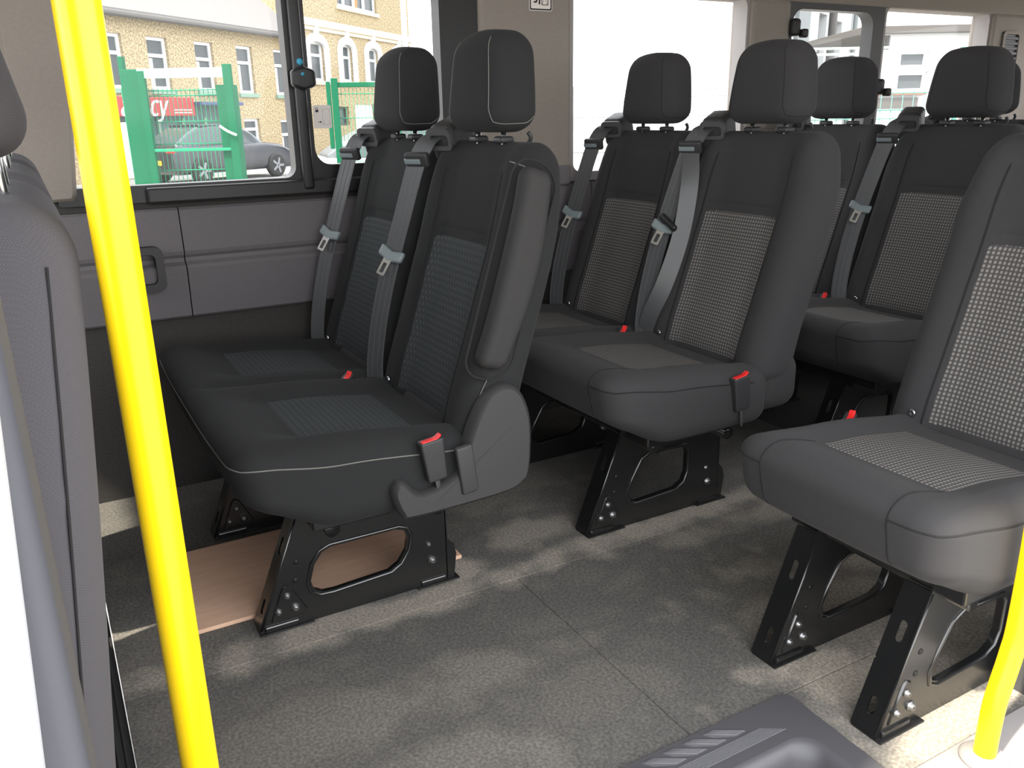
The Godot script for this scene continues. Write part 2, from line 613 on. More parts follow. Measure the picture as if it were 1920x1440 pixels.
	for d in [[0.0085, 0.066], [0.0045, 0.035]]:
		mb = MB.new()
		mb.xf = Transform3D(Basis(Vector3.RIGHT, PI / 2), Vector3(0.002, d[1], 0.016 if d[0] > 0.006 else 0.032))
		mb.lathe(PackedVector2Array([Vector2(0, -0.004), Vector2(d[0], -0.004), Vector2(d[0], 0.001), Vector2(0, 0.001)]), 16)
		part("blue_disc", mb, M.blue_dot, latch)
	glazing("window_3", 1.53, 2.274, 0.775, 1.36, [1.546, 2.262, 0.803, 1.35], 0.03, M.sill, zi - 0.03, zi - 0.005)
	glazing("window_4", 2.46, 2.968, 0.775, 1.36, [2.478, 2.905, 0.803, 1.325], 0.05, M.plastic_grey, zi - 0.012, zi)
	glazing("window_5", 2.966, 3.648, 0.775, 1.39, [2.985, 3.632, 0.803, 1.362], 0.045, M.sill, zi - 0.03, zi - 0.005)
	var hw := struct("trim_2")
	for p in [[2.47, 1.26, 0.03], [2.945, 1.06, 0.035]]:
		mb = MB.new()
		mb.rbox(Vector3(0.04, 0.06, 0.03), 0.013, 3)
		part("window_catch", mb, M.black_trim, hw).position = Vector3(p[0], p[1], zi + p[2] - 0.01)
		mb = MB.new()
		mb.rbox(Vector3(0.026, 0.03, 0.03), 0.008, 2)
		part("catch_lever", mb, M.black_trim, hw).position = Vector3(p[0] + 0.03, p[1] - 0.02, zi + p[2] + 0.004)

	# notice stuck inside the sliding pane
	var note := thing("lock_notice", "pale sticker with padlock and arrow on the sliding window pane", "sticker", Vector3(0.704, 0.958, zi + 0.001))
	mb = MB.new()
	mb.plate(rrect(0, 0, 0.05, 0.06, 0.004), 0.001)
	part("sheet", mb, M.sticker, note)
	mb = MB.new()
	mb.box(Vector3(0.007, 0.042, 0.0008), Vector3(0.015, 0.048, 0.0016), 0.0005)
	mb.tube(vec3s([[0.0085, 0.048, 0.001], [0.0085, 0.052, 0.001], [0.011, 0.054, 0.001], [0.0135, 0.052, 0.001], [0.0135, 0.048, 0.001]]), 0.0008, 5)
	part("padlock_mark", mb, M.ink, note)
	mb = MB.new()
	mb.box(Vector3(0.012, 0.0158, 0.0008), Vector3(0.018, 0.0172, 0.0016), 0.0004)
	mb.plate(PackedVector2Array([Vector2(0.018, 0.013), Vector2(0.0225, 0.0165), Vector2(0.018, 0.02)]), 0.0015)
	part("arrow_mark", mb, M.ink, note)
	mb = MB.new()
	mb.plate_hole(rrect(0.026, 0.01, 0.046, 0.05, 0.001), rrect(0.0265, 0.0105, 0.0455, 0.0495, 0.001), 0.0012)
	part("box_outline", mb, M.plastic_grey, note)

	# near side: door opening from x = -0.02 to 1.3
	var wl := struct("wall_left")
	mb = MB.new()
	mb.box(Vector3(1.46, -0.3, -0.54), Vector3(4.1, 0.79, -0.44))
	part("side_panel", mb, M.grey_trim, wl)
	mb = MB.new()
	mb.box(Vector3(1.372, -0.02, -0.68), Vector3(4.1, 0.13, -0.5), 0.012)
	part("wheel_box", mb, M.plastic_grey, wl)
	mb = MB.new()
	mb.box(Vector3(-1.3, 1.6, -0.5), Vector3(4.1, 1.78, -0.40))
	part("cant_rail", mb, M.beige, wl)
	for p in [[1.46, 1.58], [2.3, 2.46], [3.6, 4.1]]:
		mb = MB.new()
		mb.box(Vector3(p[0], 0.78, -0.54), Vector3(p[1], 1.62, -0.44), 0.008)
		part("pillar_trim", mb, M.beige, wl)
	mb = MB.new()
	mb.box(Vector3(1.56, 1.34, -0.53), Vector3(3.6, 1.62, -0.45))
	part("header", mb, M.beige, wl)
	# door pillar at the front of the opening: grey trim inside, white paint outside
	mb = MB.new()
	mb.rbox(Vector3(0.17, 1.9, 0.11), 0.012, 3)
	part("door_pillar", mb, M.pillar_grey, wl).position = Vector3(-0.108, 0.6, -0.5)
	mb = MB.new()
	mb.rbox(Vector3(0.2, 1.9, 0.05), 0.008, 2)
	var fl := part("door_flange", mb, M.white_paint, wl)
	fl.position = Vector3(-0.1465, 0.6, -0.42)
	fl.rotation.z = -0.07
	mb = MB.new()
	mb.box(Vector3(-1.5, -0.3, -0.54), Vector3(-0.19, 0.72, -0.44))
	part("cab_door_panel", mb, M.plastic_grey, wl)
	# rear and front ends, roof
	var rear := struct("wall_rear")
	mb = MB.new()
	mb.box(Vector3(4.05, -0.1, -2.44), Vector3(4.12, 0.8, -0.44))
	part("door_panel", mb, M.grey_trim, rear)
	mb = MB.new()
	mb.box(Vector3(4.05, 1.36, -2.44), Vector3(4.12, 1.78, -0.44))
	part("header", mb, M.beige, rear)
	for z in [[-2.44, -2.25], [-1.55, -1.33], [-0.63, -0.44]]:
		mb = MB.new()
		mb.box(Vector3(4.05, 0.79, z[0]), Vector3(4.12, 1.37, z[1]))
		part("pillar_trim", mb, M.beige, rear)
	var front := struct("wall_front")
	mb = MB.new()
	mb.box(Vector3(-1.85, -0.3, -2.44), Vector3(-1.72, 0.92, -0.44))
	part("bulkhead", mb, M.black_trim, front)
	mb = MB.new()
	mb.rbox(Vector3(0.55, 0.3, 1.9), 0.06, 3)
	part("dashboard", mb, M.black_trim, front).position = Vector3(-1.5, 0.75, -1.44)
	for z in [-2.4, -0.48]:
		mb = MB.new()
		mb.tube(vec3s([[-1.82, 0.9, z], [-1.2, 1.74, z]]), 0.045, 10)
		part("windscreen_pillar", mb, M.beige, front)
	var ceil := struct("ceiling")
	mb = MB.new()
	mb.box(Vector3(-1.22, 1.74, -2.46), Vector3(4.14, 1.8, -0.36))
	part("headlining", mb, M.headlining, ceil)

func glazing(called: String, x0: float, x1: float, y0: float, y1: float, inner: Array, r: float, m: Material, zb: float, zf: float) -> void:
	var w := struct(called)
	w.position = Vector3(0, 0, zb)
	var mb := MB.new()
	mb.plate_hole(rrect(x0, y0, x1, y1, 0.004, 2), rrect(inner[0], inner[2], inner[1], inner[3], r), zf - zb, 0, 0.04)
	part("frame", mb, m, w)
	mb = MB.new()
	mb.box(Vector3(x0 + 0.004, y0 + 0.004, -0.047), Vector3(x1 - 0.004, y1 - 0.004, -0.043), 0.0)
	part("pane", mb, M.glass, w)

func floor_and_step() -> void:
	# carpet: charcoal pile with dusty, worn patches
	var n1 := FastNoiseLite.new(); n1.seed = 11; n1.frequency = 0.012; n1.fractal_octaves = 4
	var n2 := FastNoiseLite.new(); n2.seed = 23; n2.frequency = 0.25; n2.fractal_octaves = 2
	var x0 := 0.0; var x1 := 2.0; var z0 := -2.4; var z1 := -0.6
	# dusty stretches seen on the carpet: centre x, z, half sizes, strength
	var worn := [[0.5, -1.47, 0.55, 0.05, 0.85], [0.72, -1.53, 0.06, 0.06, 0.9], [1.3, -1.49, 0.4, 0.05, 0.9], [0.95, -1.62, 0.12, 0.08, 0.7], [0.98, -1.5, 0.05, 0.05, 0.6], [1.22, -0.82, 0.22, 0.13, 1.0], [1.25, -0.68, 0.35, 0.06, 1.0], [1.0, -0.93, 0.04, 0.035, 0.7], [0.45, -1.18, 0.3, 0.07, 0.42], [0.2, -1.2, 0.2, 0.16, 0.38], [0.35, -0.98, 0.3, 0.1, 0.4], [0.7, -1.03, 0.2, 0.1, 0.25], [1.5, -1.4, 0.3, 0.05, 0.6], [0.08, -1.5, 0.12, 0.25, 0.3], [0.95, -1.9, 0.25, 0.2, 0.45], [1.4, -0.9, 0.3, 0.3, 0.7]]
	var carpet := tex(1024, 921, func(px, py):
		var x: float = x0 + (x1 - x0) * px / 1024.0
		var z: float = z0 + (z1 - z0) * py / 921.0
		var a := n1.get_noise_2d(px, py)
		var k := 0.10 + 0.25 * maxf(a, 0.0)
		for w in worn:
			var d: float = sqrt(pow((x - w[0]) / w[2], 2) + pow((z - w[1]) / w[3], 2)) + a * 0.9
			k = maxf(k, w[4] * clampf(1.5 - d, 0.0, 1.0))
		var f := n2.get_noise_2d(px, py)
		var c := Color(0.335, 0.33, 0.322).lerp(Color(0.60, 0.57, 0.525), clampf(k, 0.0, 1.0))
		return c * (1.0 + 0.22 * f))
	var cm := mat(Color(1, 1, 1), 1.0, 0.0, 0.2)
	cm.albedo_texture = carpet
	cm.texture_repeat = false
	var pile := noise_tex(0.35, grey(0.0), grey(1.0), 2, 256, 4)
	var fl := struct("floor")
	var rects := [[0.0, -2.4, 2.0, -1.444], [0.0, -1.4432, 0.806, -0.861], [0.807, -1.4432, 2.0, -0.861], [1.02, -0.8595, 2.0, -0.632], [2.002, -2.4, 4.08, -0.5]]
	for q in rects:
		var mb := MB.new()
		var lo := Vector3(q[0], -0.06, q[1]); var hi := Vector3(q[2], 0.0, q[3])
		mb.box(lo, hi, 0.0015)
		for i in mb.tris.size():
			mb.uvs[i] = Vector2((mb.tris[i].x - x0) / (x1 - x0), (mb.tris[i].z - z0) / (z1 - z0))
		part("carpet_panel", mb, cm if q[0] < 2.0 else M.dark_trim, fl)
	# light sill trim by the door
	var mb := MB.new()
	mb.box(Vector3(1.02, -0.07, -0.631), Vector3(1.372, 0.002, -0.42), 0.003)
	part("sill_trim", mb, M.sill, fl)
	# dark ribbed strip where the carpet ends towards the cab, and the cab floor
	mb = MB.new()
	mb.box(Vector3(-1.8, -0.16, -2.44), Vector3(-0.002, -0.012, -0.86), 0.002)
	part("cab_floor", mb, M.black_rib, fl)
	for i in 6:
		mb = MB.new()
		mb.box(Vector3(-0.075 + i * 0.012, -0.014, -2.3), Vector3(-0.069 + i * 0.012, -0.008, -0.9), 0.0012)
		part("floor_rib", mb, M.black_rib, fl)
	mb = MB.new()
	mb.box(Vector3(-1.8, -0.34, -0.87), Vector3(-0.03, -0.25, -0.44), 0.004)
	part("cab_step", mb, M.black_rib, fl)

	# moulded entrance step
	var st := thing("entrance_step", "grey moulded plastic entrance step with ribbed grip strips by the door", "step", Vector3(0.5, 0, -0.65))
	var outer := PackedVector2Array([Vector2(-0.50, -0.22), Vector2(0.505, -0.22)])
	for i in 5:
		var a := lerpf(0, PI / 2, i / 4.0)
		outer.append(Vector2(0.503 + 0.016 * cos(a), 0.194 + 0.016 * sin(a)))
	outer.append(Vector2(-0.50, 0.21))
	var inner := rrect(-0.47, -0.19, 0.474, 0.122, 0.04, 8)
	mb = MB.new()
	mb.xf = Transform3D(Basis(Vector3.RIGHT, -PI / 2), Vector3(0, -0.002, 0))
	mb.plate_hole(outer, inner, 0.007)
	part("tread_surround", mb, M.step, st)
	mb = MB.new()
	var from := mb.start()
	var rings := [[0.0, 0.005], [0.006, 0.004], [0.011, 0.0], [0.016, -0.008], [0.02, -0.02], [0.03, -0.1], [0.04, -0.21], [0.05, -0.225]]
	var prev := []
	for q in rings:
		var ring := []
		for p in rrect(-0.47 + q[0], -0.19 + q[0], 0.474 - q[0], 0.122 - q[0], 0.04, 8):
			ring.append(Vector3(p.x, q[1], -p.y))
		if prev.size():
			for i in ring.size():
				mb.quad(prev[i], prev[(i + 1) % ring.size()], ring[(i + 1) % ring.size()], ring[i])
		prev = ring
	for i in range(1, prev.size() - 1):
		mb.tri(prev[0], prev[i], prev[i + 1])
	mb.face(from, Vector3(0, 1, 0))
	mb.flip(from)
	part("step_well", mb, M.step, st)
	# grip strips: four slanted pads and one long band of fine ribs
	for i in 7:
		var bx := 0.352 - i * 0.0417
		mb = MB.new()
		mb.xf = Transform3D(Basis(Vector3.RIGHT, -PI / 2), Vector3(bx, 0.0045, -0.1868))
		mb.plate(PackedVector2Array([Vector2(-0.033, 0.0145), Vector2(-0.0225, -0.0145 + 0.0145), Vector2(0.013, -0.0155), Vector2(0.035, -0.0145), Vector2(-0.011, 0.0145)]), 0.0012, 0.0)
		var pad := part("grip_pad", mb, M.step_rib, st)
		for k in 5:
			mb = MB.new()
			var f := (k + 0.5) / 5.0
			mb.tube(vec3s([[bx - 0.033 + 0.022 * f, 0.0058, -0.2005], [bx + 0.013 + 0.022 * f, 0.0058, -0.1728]]), 0.0012, 5)
			part("rib", mb, M.step_rib, pad)
	var band := holder("grip_band", st)
	for k in 9:
		mb = MB.new()
		mb.box(Vector3(-0.35, 0.0035, -0.165 + k * 0.0027), Vector3(0.414 + k * 0.0042, 0.0058, -0.1633 + k * 0.0027), 0.0006)
		part("rib", mb, M.step_rib, band)

	# loose board under the front bench
	var pb := thing("plywood_board", "bare pinkish plywood board lying under the front double seat", "board", Vector3(0.43, 0, -1.765))
	mb = MB.new()
	mb.box(Vector3(-0.31, 0.001, -0.175), Vector3(0.31, 0.01, 0.178), 0.001)
	for i in mb.tris.size():
		mb.uvs[i] = Vector2((mb.tris[i].x + 0.31) / 0.62, (mb.tris[i].z + 0.18) / 0.36)
	part("sheet", mb, M.ply, pb)

# ------------------------------------------------------------------ seats
const SX := 0.5      # seats are drawn in the first row's own x and shifted by this
const TF := [[0.34, 0.640], [0.42, 0.655], [0.52, 0.688], [0.65, 0.730], [0.744, 0.762], [0.85, 0.790], [0.94, 0.812]]
const TG := [[0.34, 0.785], [0.42, 0.800], [0.52, 0.828], [0.65, 0.868], [0.744, 0.893], [0.86, 0.912], [0.94, 0.912]]

func back_front(y: float, z: float) -> float:
	return tab(TF, y) + 0.024 * (1.0 - ss(0.085, 0.165, absf(z))) + maxf(0.0, y - 0.872) * 0.3

func back_warp(p: Vector3) -> Vector3:
	var y := 0.636 + p.y
	var t := (p.x + 0.065) / 0.13
	var z := p.z * (1.0 - 0.13 * ss(0.78, 0.94, y))
	var x := lerpf(tab(TF, y), tab(TG, y), t)
	x += maxf(0.0, 1.0 - 2.0 * t) * 0.024 * (1.0 - ss(0.085, 0.165, absf(z)))
	return Vector3(x - SX, y, z)

func make_back(bench: Node3D, zc: float, kind: int, arm: bool) -> Node3D:
	var m: Material = M.cloth_dark if kind == 0 else M.cloth
	var mb := MB.new()
	mb.rbox(Vector3(0.13, 0.592, 0.44), 0.052, 5, Vector3i(3, 14, 18), back_warp)
	var b := part("backrest", mb, m, bench)
	b.position.z = zc
	for pn in [["fabric_insert", 0.385, 0.744], ["upper_panel", 0.75, 0.898]]:
		mb = MB.new()
		var lo: float = pn[1]; var hi: float = pn[2]
		mb.patch(func(u, v):
			var y := lerpf(lo, hi, v)
			var z := lerpf(-0.132, 0.132, u) * (1.0 - 0.06 * ss(0.8, 0.92, y))
			var e := minf(1.0 - pow(absf(2 * u - 1), 10.0), 1.0 - pow(absf(2 * v - 1), 14.0))
			return Vector3(back_front(y, z) + 0.0025 - 0.006 * e - SX, y, z), 20, 20, Vector2(0.264, hi - lo), Vector3(-1, 0, 0))
		var im: Material = m
		if pn[0] == "fabric_insert":
			im = M.insert_blue if kind == 0 else M.insert
		part(pn[0], mb, im, b)
	# dark seams round the panels
	for zz in [-0.134, 0.134]:
		mb = MB.new()
		var pts := PackedVector3Array()
		for i in 20:
			var y := lerpf(0.385, 0.9, i / 19.0)
			var z: float = zz * (1.0 - 0.06 * ss(0.8, 0.92, y))
			pts.append(Vector3(back_front(y, z) - SX - 0.0005, y, z))
		mb.tube(pts, 0.0018, 5)
		part("seam", mb, M.seam, b)
	# small anchor button low on the bolster
	mb = MB.new()
	mb.xf = Transform3D(Basis(Vector3(0, 0, 1), PI / 2), Vector3(back_front(0.41, -0.15) - SX - 0.004, 0.41, -0.152))
	mb.lathe(PackedVector2Array([Vector2(0, -0.004), Vector2(0.0065, -0.004), Vector2(0.0075, 0.002), Vector2(0.005, 0.004), Vector2(0.003, 0.0025), Vector2(0, 0.0025)]), 14)
	part("anchor_button", mb, M.chrome, b)
	if arm:
		# folded armrest on the aisle side, in a moulded surround
		var lean := Transform3D(Basis(Vector3(0, 0, 1), -0.30), Vector3(0.785 - SX, 0.70, 0.222))
		mb = MB.new()
		mb.xf = lean
		mb.rbox(Vector3(0.075, 0.385, 0.052), 0.024, 4, Vector3i(4, 10, 2), func(p):
			var k := 1.0 - 0.18 * ss(0.02, 0.19, absf(p.y))
			return Vector3(p.x * k - 0.016 * pow(p.y / 0.19, 2.0), p.y, p.z))
		part("armrest", mb, M.side_vinyl, b)
		mb = MB.new()
		mb.xf = Transform3D(lean.basis, lean.origin + Vector3(0, 0, -0.002))
		var loop := PackedVector3Array()
		for p in rrect(-0.052, -0.215, 0.05, 0.205, 0.045, 8):
			loop.append(Vector3(p.x - 0.016 * pow(p.y / 0.19, 2.0), p.y, 0))
		mb.tube(loop, 0.0025, 8, true)
		part("armrest_surround", mb, M.seam, b)
		mb = MB.new()
		mb.tube(smooth_path([[0.668 - SX, 0.40, 0.205], [0.69 - SX, 0.45, 0.214], [0.715 - SX, 0.50, 0.219]], 5), 0.0011, 5)
		part("side_stitching", mb, M.thread, b)
		mb = MB.new()
		mb.tube(smooth_path([[0.80 - SX, 0.90, 0.17], [0.83 - SX, 0.885, 0.196], [0.845 - SX, 0.86, 0.208]], 5), 0.0014, 5)
		part("side_stitching", mb, M.thread, b)
	return b

func head_warp(p: Vector3) -> Vector3:
	var ty := (p.y + 0.0975) / 0.195
	return Vector3(p.x * (1.0 - 0.12 * ty) + 0.012 * ty - 0.006 + 0.008 * pow(p.z / 0.117, 2.0), p.y - 0.012 * pow(p.z / 0.117, 2.0) * ty, p.z * (1.02 - 0.2 * ty * ty))

func make_headrest(bench: Node3D, zc: float, kind: int, height := 0.0) -> void:
	var m: Material = M.cloth_dark if kind == 0 else M.cloth
	var h := Vector3(0.11, 0.195, 0.235)
	var mb := MB.new()
	mb.rbox(h, 0.044, 6, Vector3i(4, 6, 8), head_warp)
	var hr := part("headrest", mb, m, bench)
	hr.position = Vector3(0.852 - SX, 1.048 + height, zc)
	# seam round each cheek
	for s in [-1.0, 1.0]:
		mb = MB.new()
		var path := []
		for q in [[-0.055, 0.0975, 0.66], [-0.055, 0.06, 0.72], [-0.055, -0.05, 0.74], [-0.05, -0.08, 0.8], [-0.02, -0.087, 1.0], [0.02, -0.085, 1.0], [0.045, -0.07, 1.0]]:
			path.append(q)
		var sm := PackedVector3Array()
		for q in dense(path, 6): sm.append(head_warp(MB.on_rbox(Vector3(q.x, q.y, q.z * 0.1175 * s), h / 2, 0.044)))
		mb.tube(sm, 0.0009, 5)
		part("seam", mb, M.thread if kind == 0 else M.seam, hr)
	for s in [-0.055, 0.055]:
		mb = MB.new()
		mb.tube(vec3s([[0.0, -0.2, s], [0.0, -0.06, s]]), 0.0055, 10)
		part("post", mb, M.chrome, hr)
		mb = MB.new()
		mb.xf = Transform3D(Basis(), Vector3(0, -0.112 - height, s))
		mb.rbox(Vector3(0.032, 0.014, 0.036), 0.006, 2)
		part("post_collar", mb, M.plastic, hr)
	# little coat hook
	mb = MB.new()
	mb.tube(smooth_path([[0.02, -0.128 - height, 0.08], [0.03, -0.12 - height, 0.1], [0.032, -0.108 - height, 0.108], [0.026, -0.098 - height, 0.108]], 4), 0.0045, 7)
	part("hook", mb, M.plastic, hr)

func cushion_top(x: float, z: float, seats_at: Array) -> float:
	var d := 0.010 * ss(0.42, 0.24, x) - 0.03 * ss(0.40, 0.70, x)
	for zs in seats_at:
		d -= 0.020 * (1.0 - ss(0.105, 0.175, absf(z - zs))) * ss(0.26, 0.38, x)
	if seats_at.size() > 1:
		d -= 0.014 * exp(-pow(z / 0.014, 2.0)) * ss(0.22, 0.3, x)
	return d

func cushion_warp(p: Vector3, seats_at: Array, w: float) -> Vector3:
	var x := p.x + 0.455
	var ty := clampf((p.y + 0.09) / 0.18, 0.0, 1.0)
	var y := 0.342 + p.y
	y += ty * cushion_top(x, p.z, seats_at)
	y += (1.0 - ty) * 0.06 * ss(0.42, 0.21, x)
	x += 0.010 * pow(absf(p.z) / (w / 2), 3.0) * ss(0.45, 0.22, x)
	x += 0.03 * (1.0 - ty) * ss(0.4, 0.2, x)
	return Vector3(x - SX, y, p.z)

func make_cushion(bench: Node3D, w: float, seats_at: Array, kind: int) -> Node3D:
	var m: Material = M.cloth_dark if kind == 0 else M.cloth
	var h := Vector3(0.50, 0.18, w)
	var mb := MB.new()
	mb.rbox(h, 0.055, 5, Vector3i(16, 3, 44 if w > 0.6 else 24), func(p): return cushion_warp(p, seats_at, w))
	var c := part("cushion", mb, m, bench)
	for zs in seats_at:
		mb = MB.new()
		mb.patch(func(u, v):
			var x := lerpf(0.352, 0.605, v)
			var z: float = zs + lerpf(-0.128, 0.128, u)
			var e := minf(1.0 - pow(absf(2 * u - 1), 10.0), 1.0 - pow(absf(2 * v - 1), 10.0))
			return Vector3(x - SX, 0.432 + cushion_top(x, z, seats_at) - 0.003 + 0.0065 * e, z), 20, 16, Vector2(0.256, 0.253), UPV)
		part("fabric_insert", mb, M.insert_blue if kind == 0 else M.insert, c)
	# piping or seams round the edge of the cushion
	mb = MB.new()
	var pts := PackedVector3Array()
	var hz := w / 2
	if kind == 0:
		var sm := PackedVector3Array()
		for q in dense([[0.22, 0.046, 1.0], [-0.25, 0.046, 1.0], [-0.25, 0.046, -1.0], [0.0, 0.046, -1.0]], 60):
			sm.append(cushion_warp(MB.on_rbox(Vector3(q.x, q.y, q.z * hz), h / 2, 0.055), seats_at, w))
		mb.tube(sm, 0.0014, 5)
		part("piping", mb, M.thread, c)
	else:
		for s in [-1.0, 1.0]:
			var a := PackedVector3Array()
			for q in dense([[-0.25, -0.075, hz - 0.085], [-0.25, 0.09, hz - 0.085], [-0.11, 0.09, hz - 0.085]], 16):
				a.append(cushion_warp(MB.on_rbox(Vector3(q.x, q.y, s * q.z), h / 2, 0.055), seats_at, w))
			mb.tube(a, 0.0016, 5)
			part("seam", mb, M.seam, c)
			mb = MB.new()
			a = PackedVector3Array()
			for q in dense([[-0.25, 0.048, hz - 0.085], [-0.25, 0.048, hz], [0.18, 0.048, hz]], 24):
				a.append(cushion_warp(MB.on_rbox(Vector3(q.x, q.y, s * q.z), h / 2, 0.055), seats_at, w))
			mb.tube(a, 0.0016, 5)
			part("seam", mb, M.seam, c)
			mb = MB.new()
	return c

func make_bracket(bench: Node3D, zl: float, kind: int) -> void:
	var bx := 0.258 - SX
	var b := holder("floor_bracket", bench, Vector3(bx, 0, zl))
	var outer := PackedVector2Array([Vector2(0.0, 0.002), Vector2(0.012, 0.0), Vector2(0.43, 0.0), Vector2(0.438, 0.06), Vector2(0.432, 0.085), Vector2(0.418, 0.1), Vector2(0.415, 0.25), Vector2(0.10, 0.265), Vector2(0.07, 0.19)])
	var inner: PackedVector2Array
	if kind == 0:
		inner = PackedVector2Array([Vector2(0.112, 0.09), Vector2(0.116, 0.07), Vector2(0.135, 0.058), Vector2(0.16, 0.056), Vector2(0.28, 0.062), Vector2(0.303, 0.075), Vector2(0.32, 0.1), Vector2(0.326, 0.13), Vector2(0.318, 0.148), Vector2(0.3, 0.155), Vector2(0.16, 0.155), Vector2(0.14, 0.148), Vector2(0.122, 0.125)])
	else:
		inner = PackedVector2Array([Vector2(0.125, 0.09), Vector2(0.13, 0.068), Vector2(0.15, 0.06), Vector2(0.27, 0.066), Vector2(0.295, 0.08), Vector2(0.305, 0.105), Vector2(0.306, 0.16), Vector2(0.295, 0.175), Vector2(0.19, 0.178), Vector2(0.165, 0.165), Vector2(0.14, 0.125)])
	var mb := MB.new()
	mb.plate_hole(outer, inner, 0.004, 0, 0.008)
	part("side_plate", mb, M.black_steel, b)
	# pressed rim round the opening
	mb = MB.new()
	var rim := PackedVector3Array()
	var mid := Vector2()
	for p in inner: mid += p / inner.size()
	for p in inner: rim.append(Vector3(p.x + (p.x - mid.x) * 0.07, p.y + (p.y - mid.y) * 0.10, 0.003))
	mb.tube(rim, 0.0045, 8, true)
	part("pressed_rim", mb, M.black_steel, b)
	# folded front flange with two slots, folded rear flange
	mb = MB.new()
	var tilt := Transform3D(Basis(Vector3(0, 0, 1), -atan2(0.085, 0.215)), Vector3(0.002, 0.004, 0))
	# local frame: y along the flange, x forward-facing normal, z across
	mb.xf = tilt * Transform3D(Basis(Vector3(0, 0, -1), Vector3(0, 1, 0), Vector3(1, 0, 0)), Vector3(-0.002, 0, 0.003))
	mb.plate_hole(rrect(0.0, 0.0, 0.05, 0.12, 0.003, 2), rrect(0.018, 0.03, 0.032, 0.062, 0.0065, 4), 0.004)
	mb.plate_hole(rrect(0.0, 0.12, 0.05, 0.26, 0.003, 2), rrect(0.018, 0.16, 0.032, 0.198, 0.0065, 4), 0.004)
	part("front_flange", mb, M.black_steel, b)
	mb = MB.new()
	mb.xf = tilt
	mb.tube(vec3s([[0.0, 0.004, 0.002], [0.0, 0.258, 0.002]]), 0.0035, 8)
	part("folded_edge", mb, M.black_steel, b)
	mb = MB.new()
	mb.box(Vector3(0.412, 0.0, -0.04), Vector3(0.416, 0.23, 0.004), 0.001)
	part("rear_flange", mb, M.black_steel, b)
	# floor shoes and the dark slots they sit in
	for q in [[0.0, 0.11], [0.34, 0.44]]:
		mb = MB.new()
		mb.box(Vector3(q[0], 0.0005, -0.045), Vector3(q[1], 0.004, 0.014), 0.001)
		part("floor_slot", mb, M.ink, b)
		mb = MB.new()
		mb.box(Vector3(q[0] + 0.01, 0.002, -0.02), Vector3(q[1] - 0.03, 0.016, 0.009), 0.003)
		part("floor_shoe", mb, M.black_steel, b)
	# raised boss with bolts
	mb = MB.new()
	mb.xf = Transform3D(Basis(), Vector3(0, 0, 0.003))
	mb.plate(PackedVector2Array([Vector2(0.024, 0.022), Vector2(0.088, 0.022), Vector2(0.1, 0.032), Vector2(0.07, 0.092), Vector2(0.058, 0.098), Vector2(0.05, 0.09)]), 0.004, 0.003)
	part("bolt_boss", mb, M.black_steel, b)
	mb = MB.new()
	mb.xf = Transform3D(Basis(Vector3.RIGHT, PI / 2), Vector3())
	mb.lathe(PackedVector2Array([Vector2(0, 0), Vector2(0.0075, 0), Vector2(0.0075, 0.003), Vector2(0.005, 0.0035), Vector2(0.0045, 0.007), Vector2(0.002, 0.0075), Vector2(0, 0.006)]), 12)
	var bolt: MeshInstance3D
	for q in [[0.060, 0.073, 1.0], [0.040, 0.042, 1.0], [0.074, 0.043, 1.25], [0.378, 0.060, 1.3], [0.372, 0.1, 0.8]]:
		if bolt == null: bolt = part("bolt", mb, M.bolt, b); bolt.position = Vector3(q[0], q[1], 0.006); 
		else: again(bolt, b, Vector3(q[0], q[1], 0.006 if q[0] < 0.2 else 0.004)).scale = Vector3.ONE * q[2]
	for q in [[0.086, 0.141], [0.081, 0.101]]:
		mb = MB.new()
		mb.xf = Transform3D(Basis(Vector3.RIGHT, PI / 2), Vector3(q[0], q[1], 0.0042))
		mb.lathe(PackedVector2Array([Vector2(0, 0), Vector2(0.0055, 0), Vector2(0.0055, 0.0006), Vector2(0, 0.0006)]), 12)
		part("punched_hole", mb, M.ink, b)

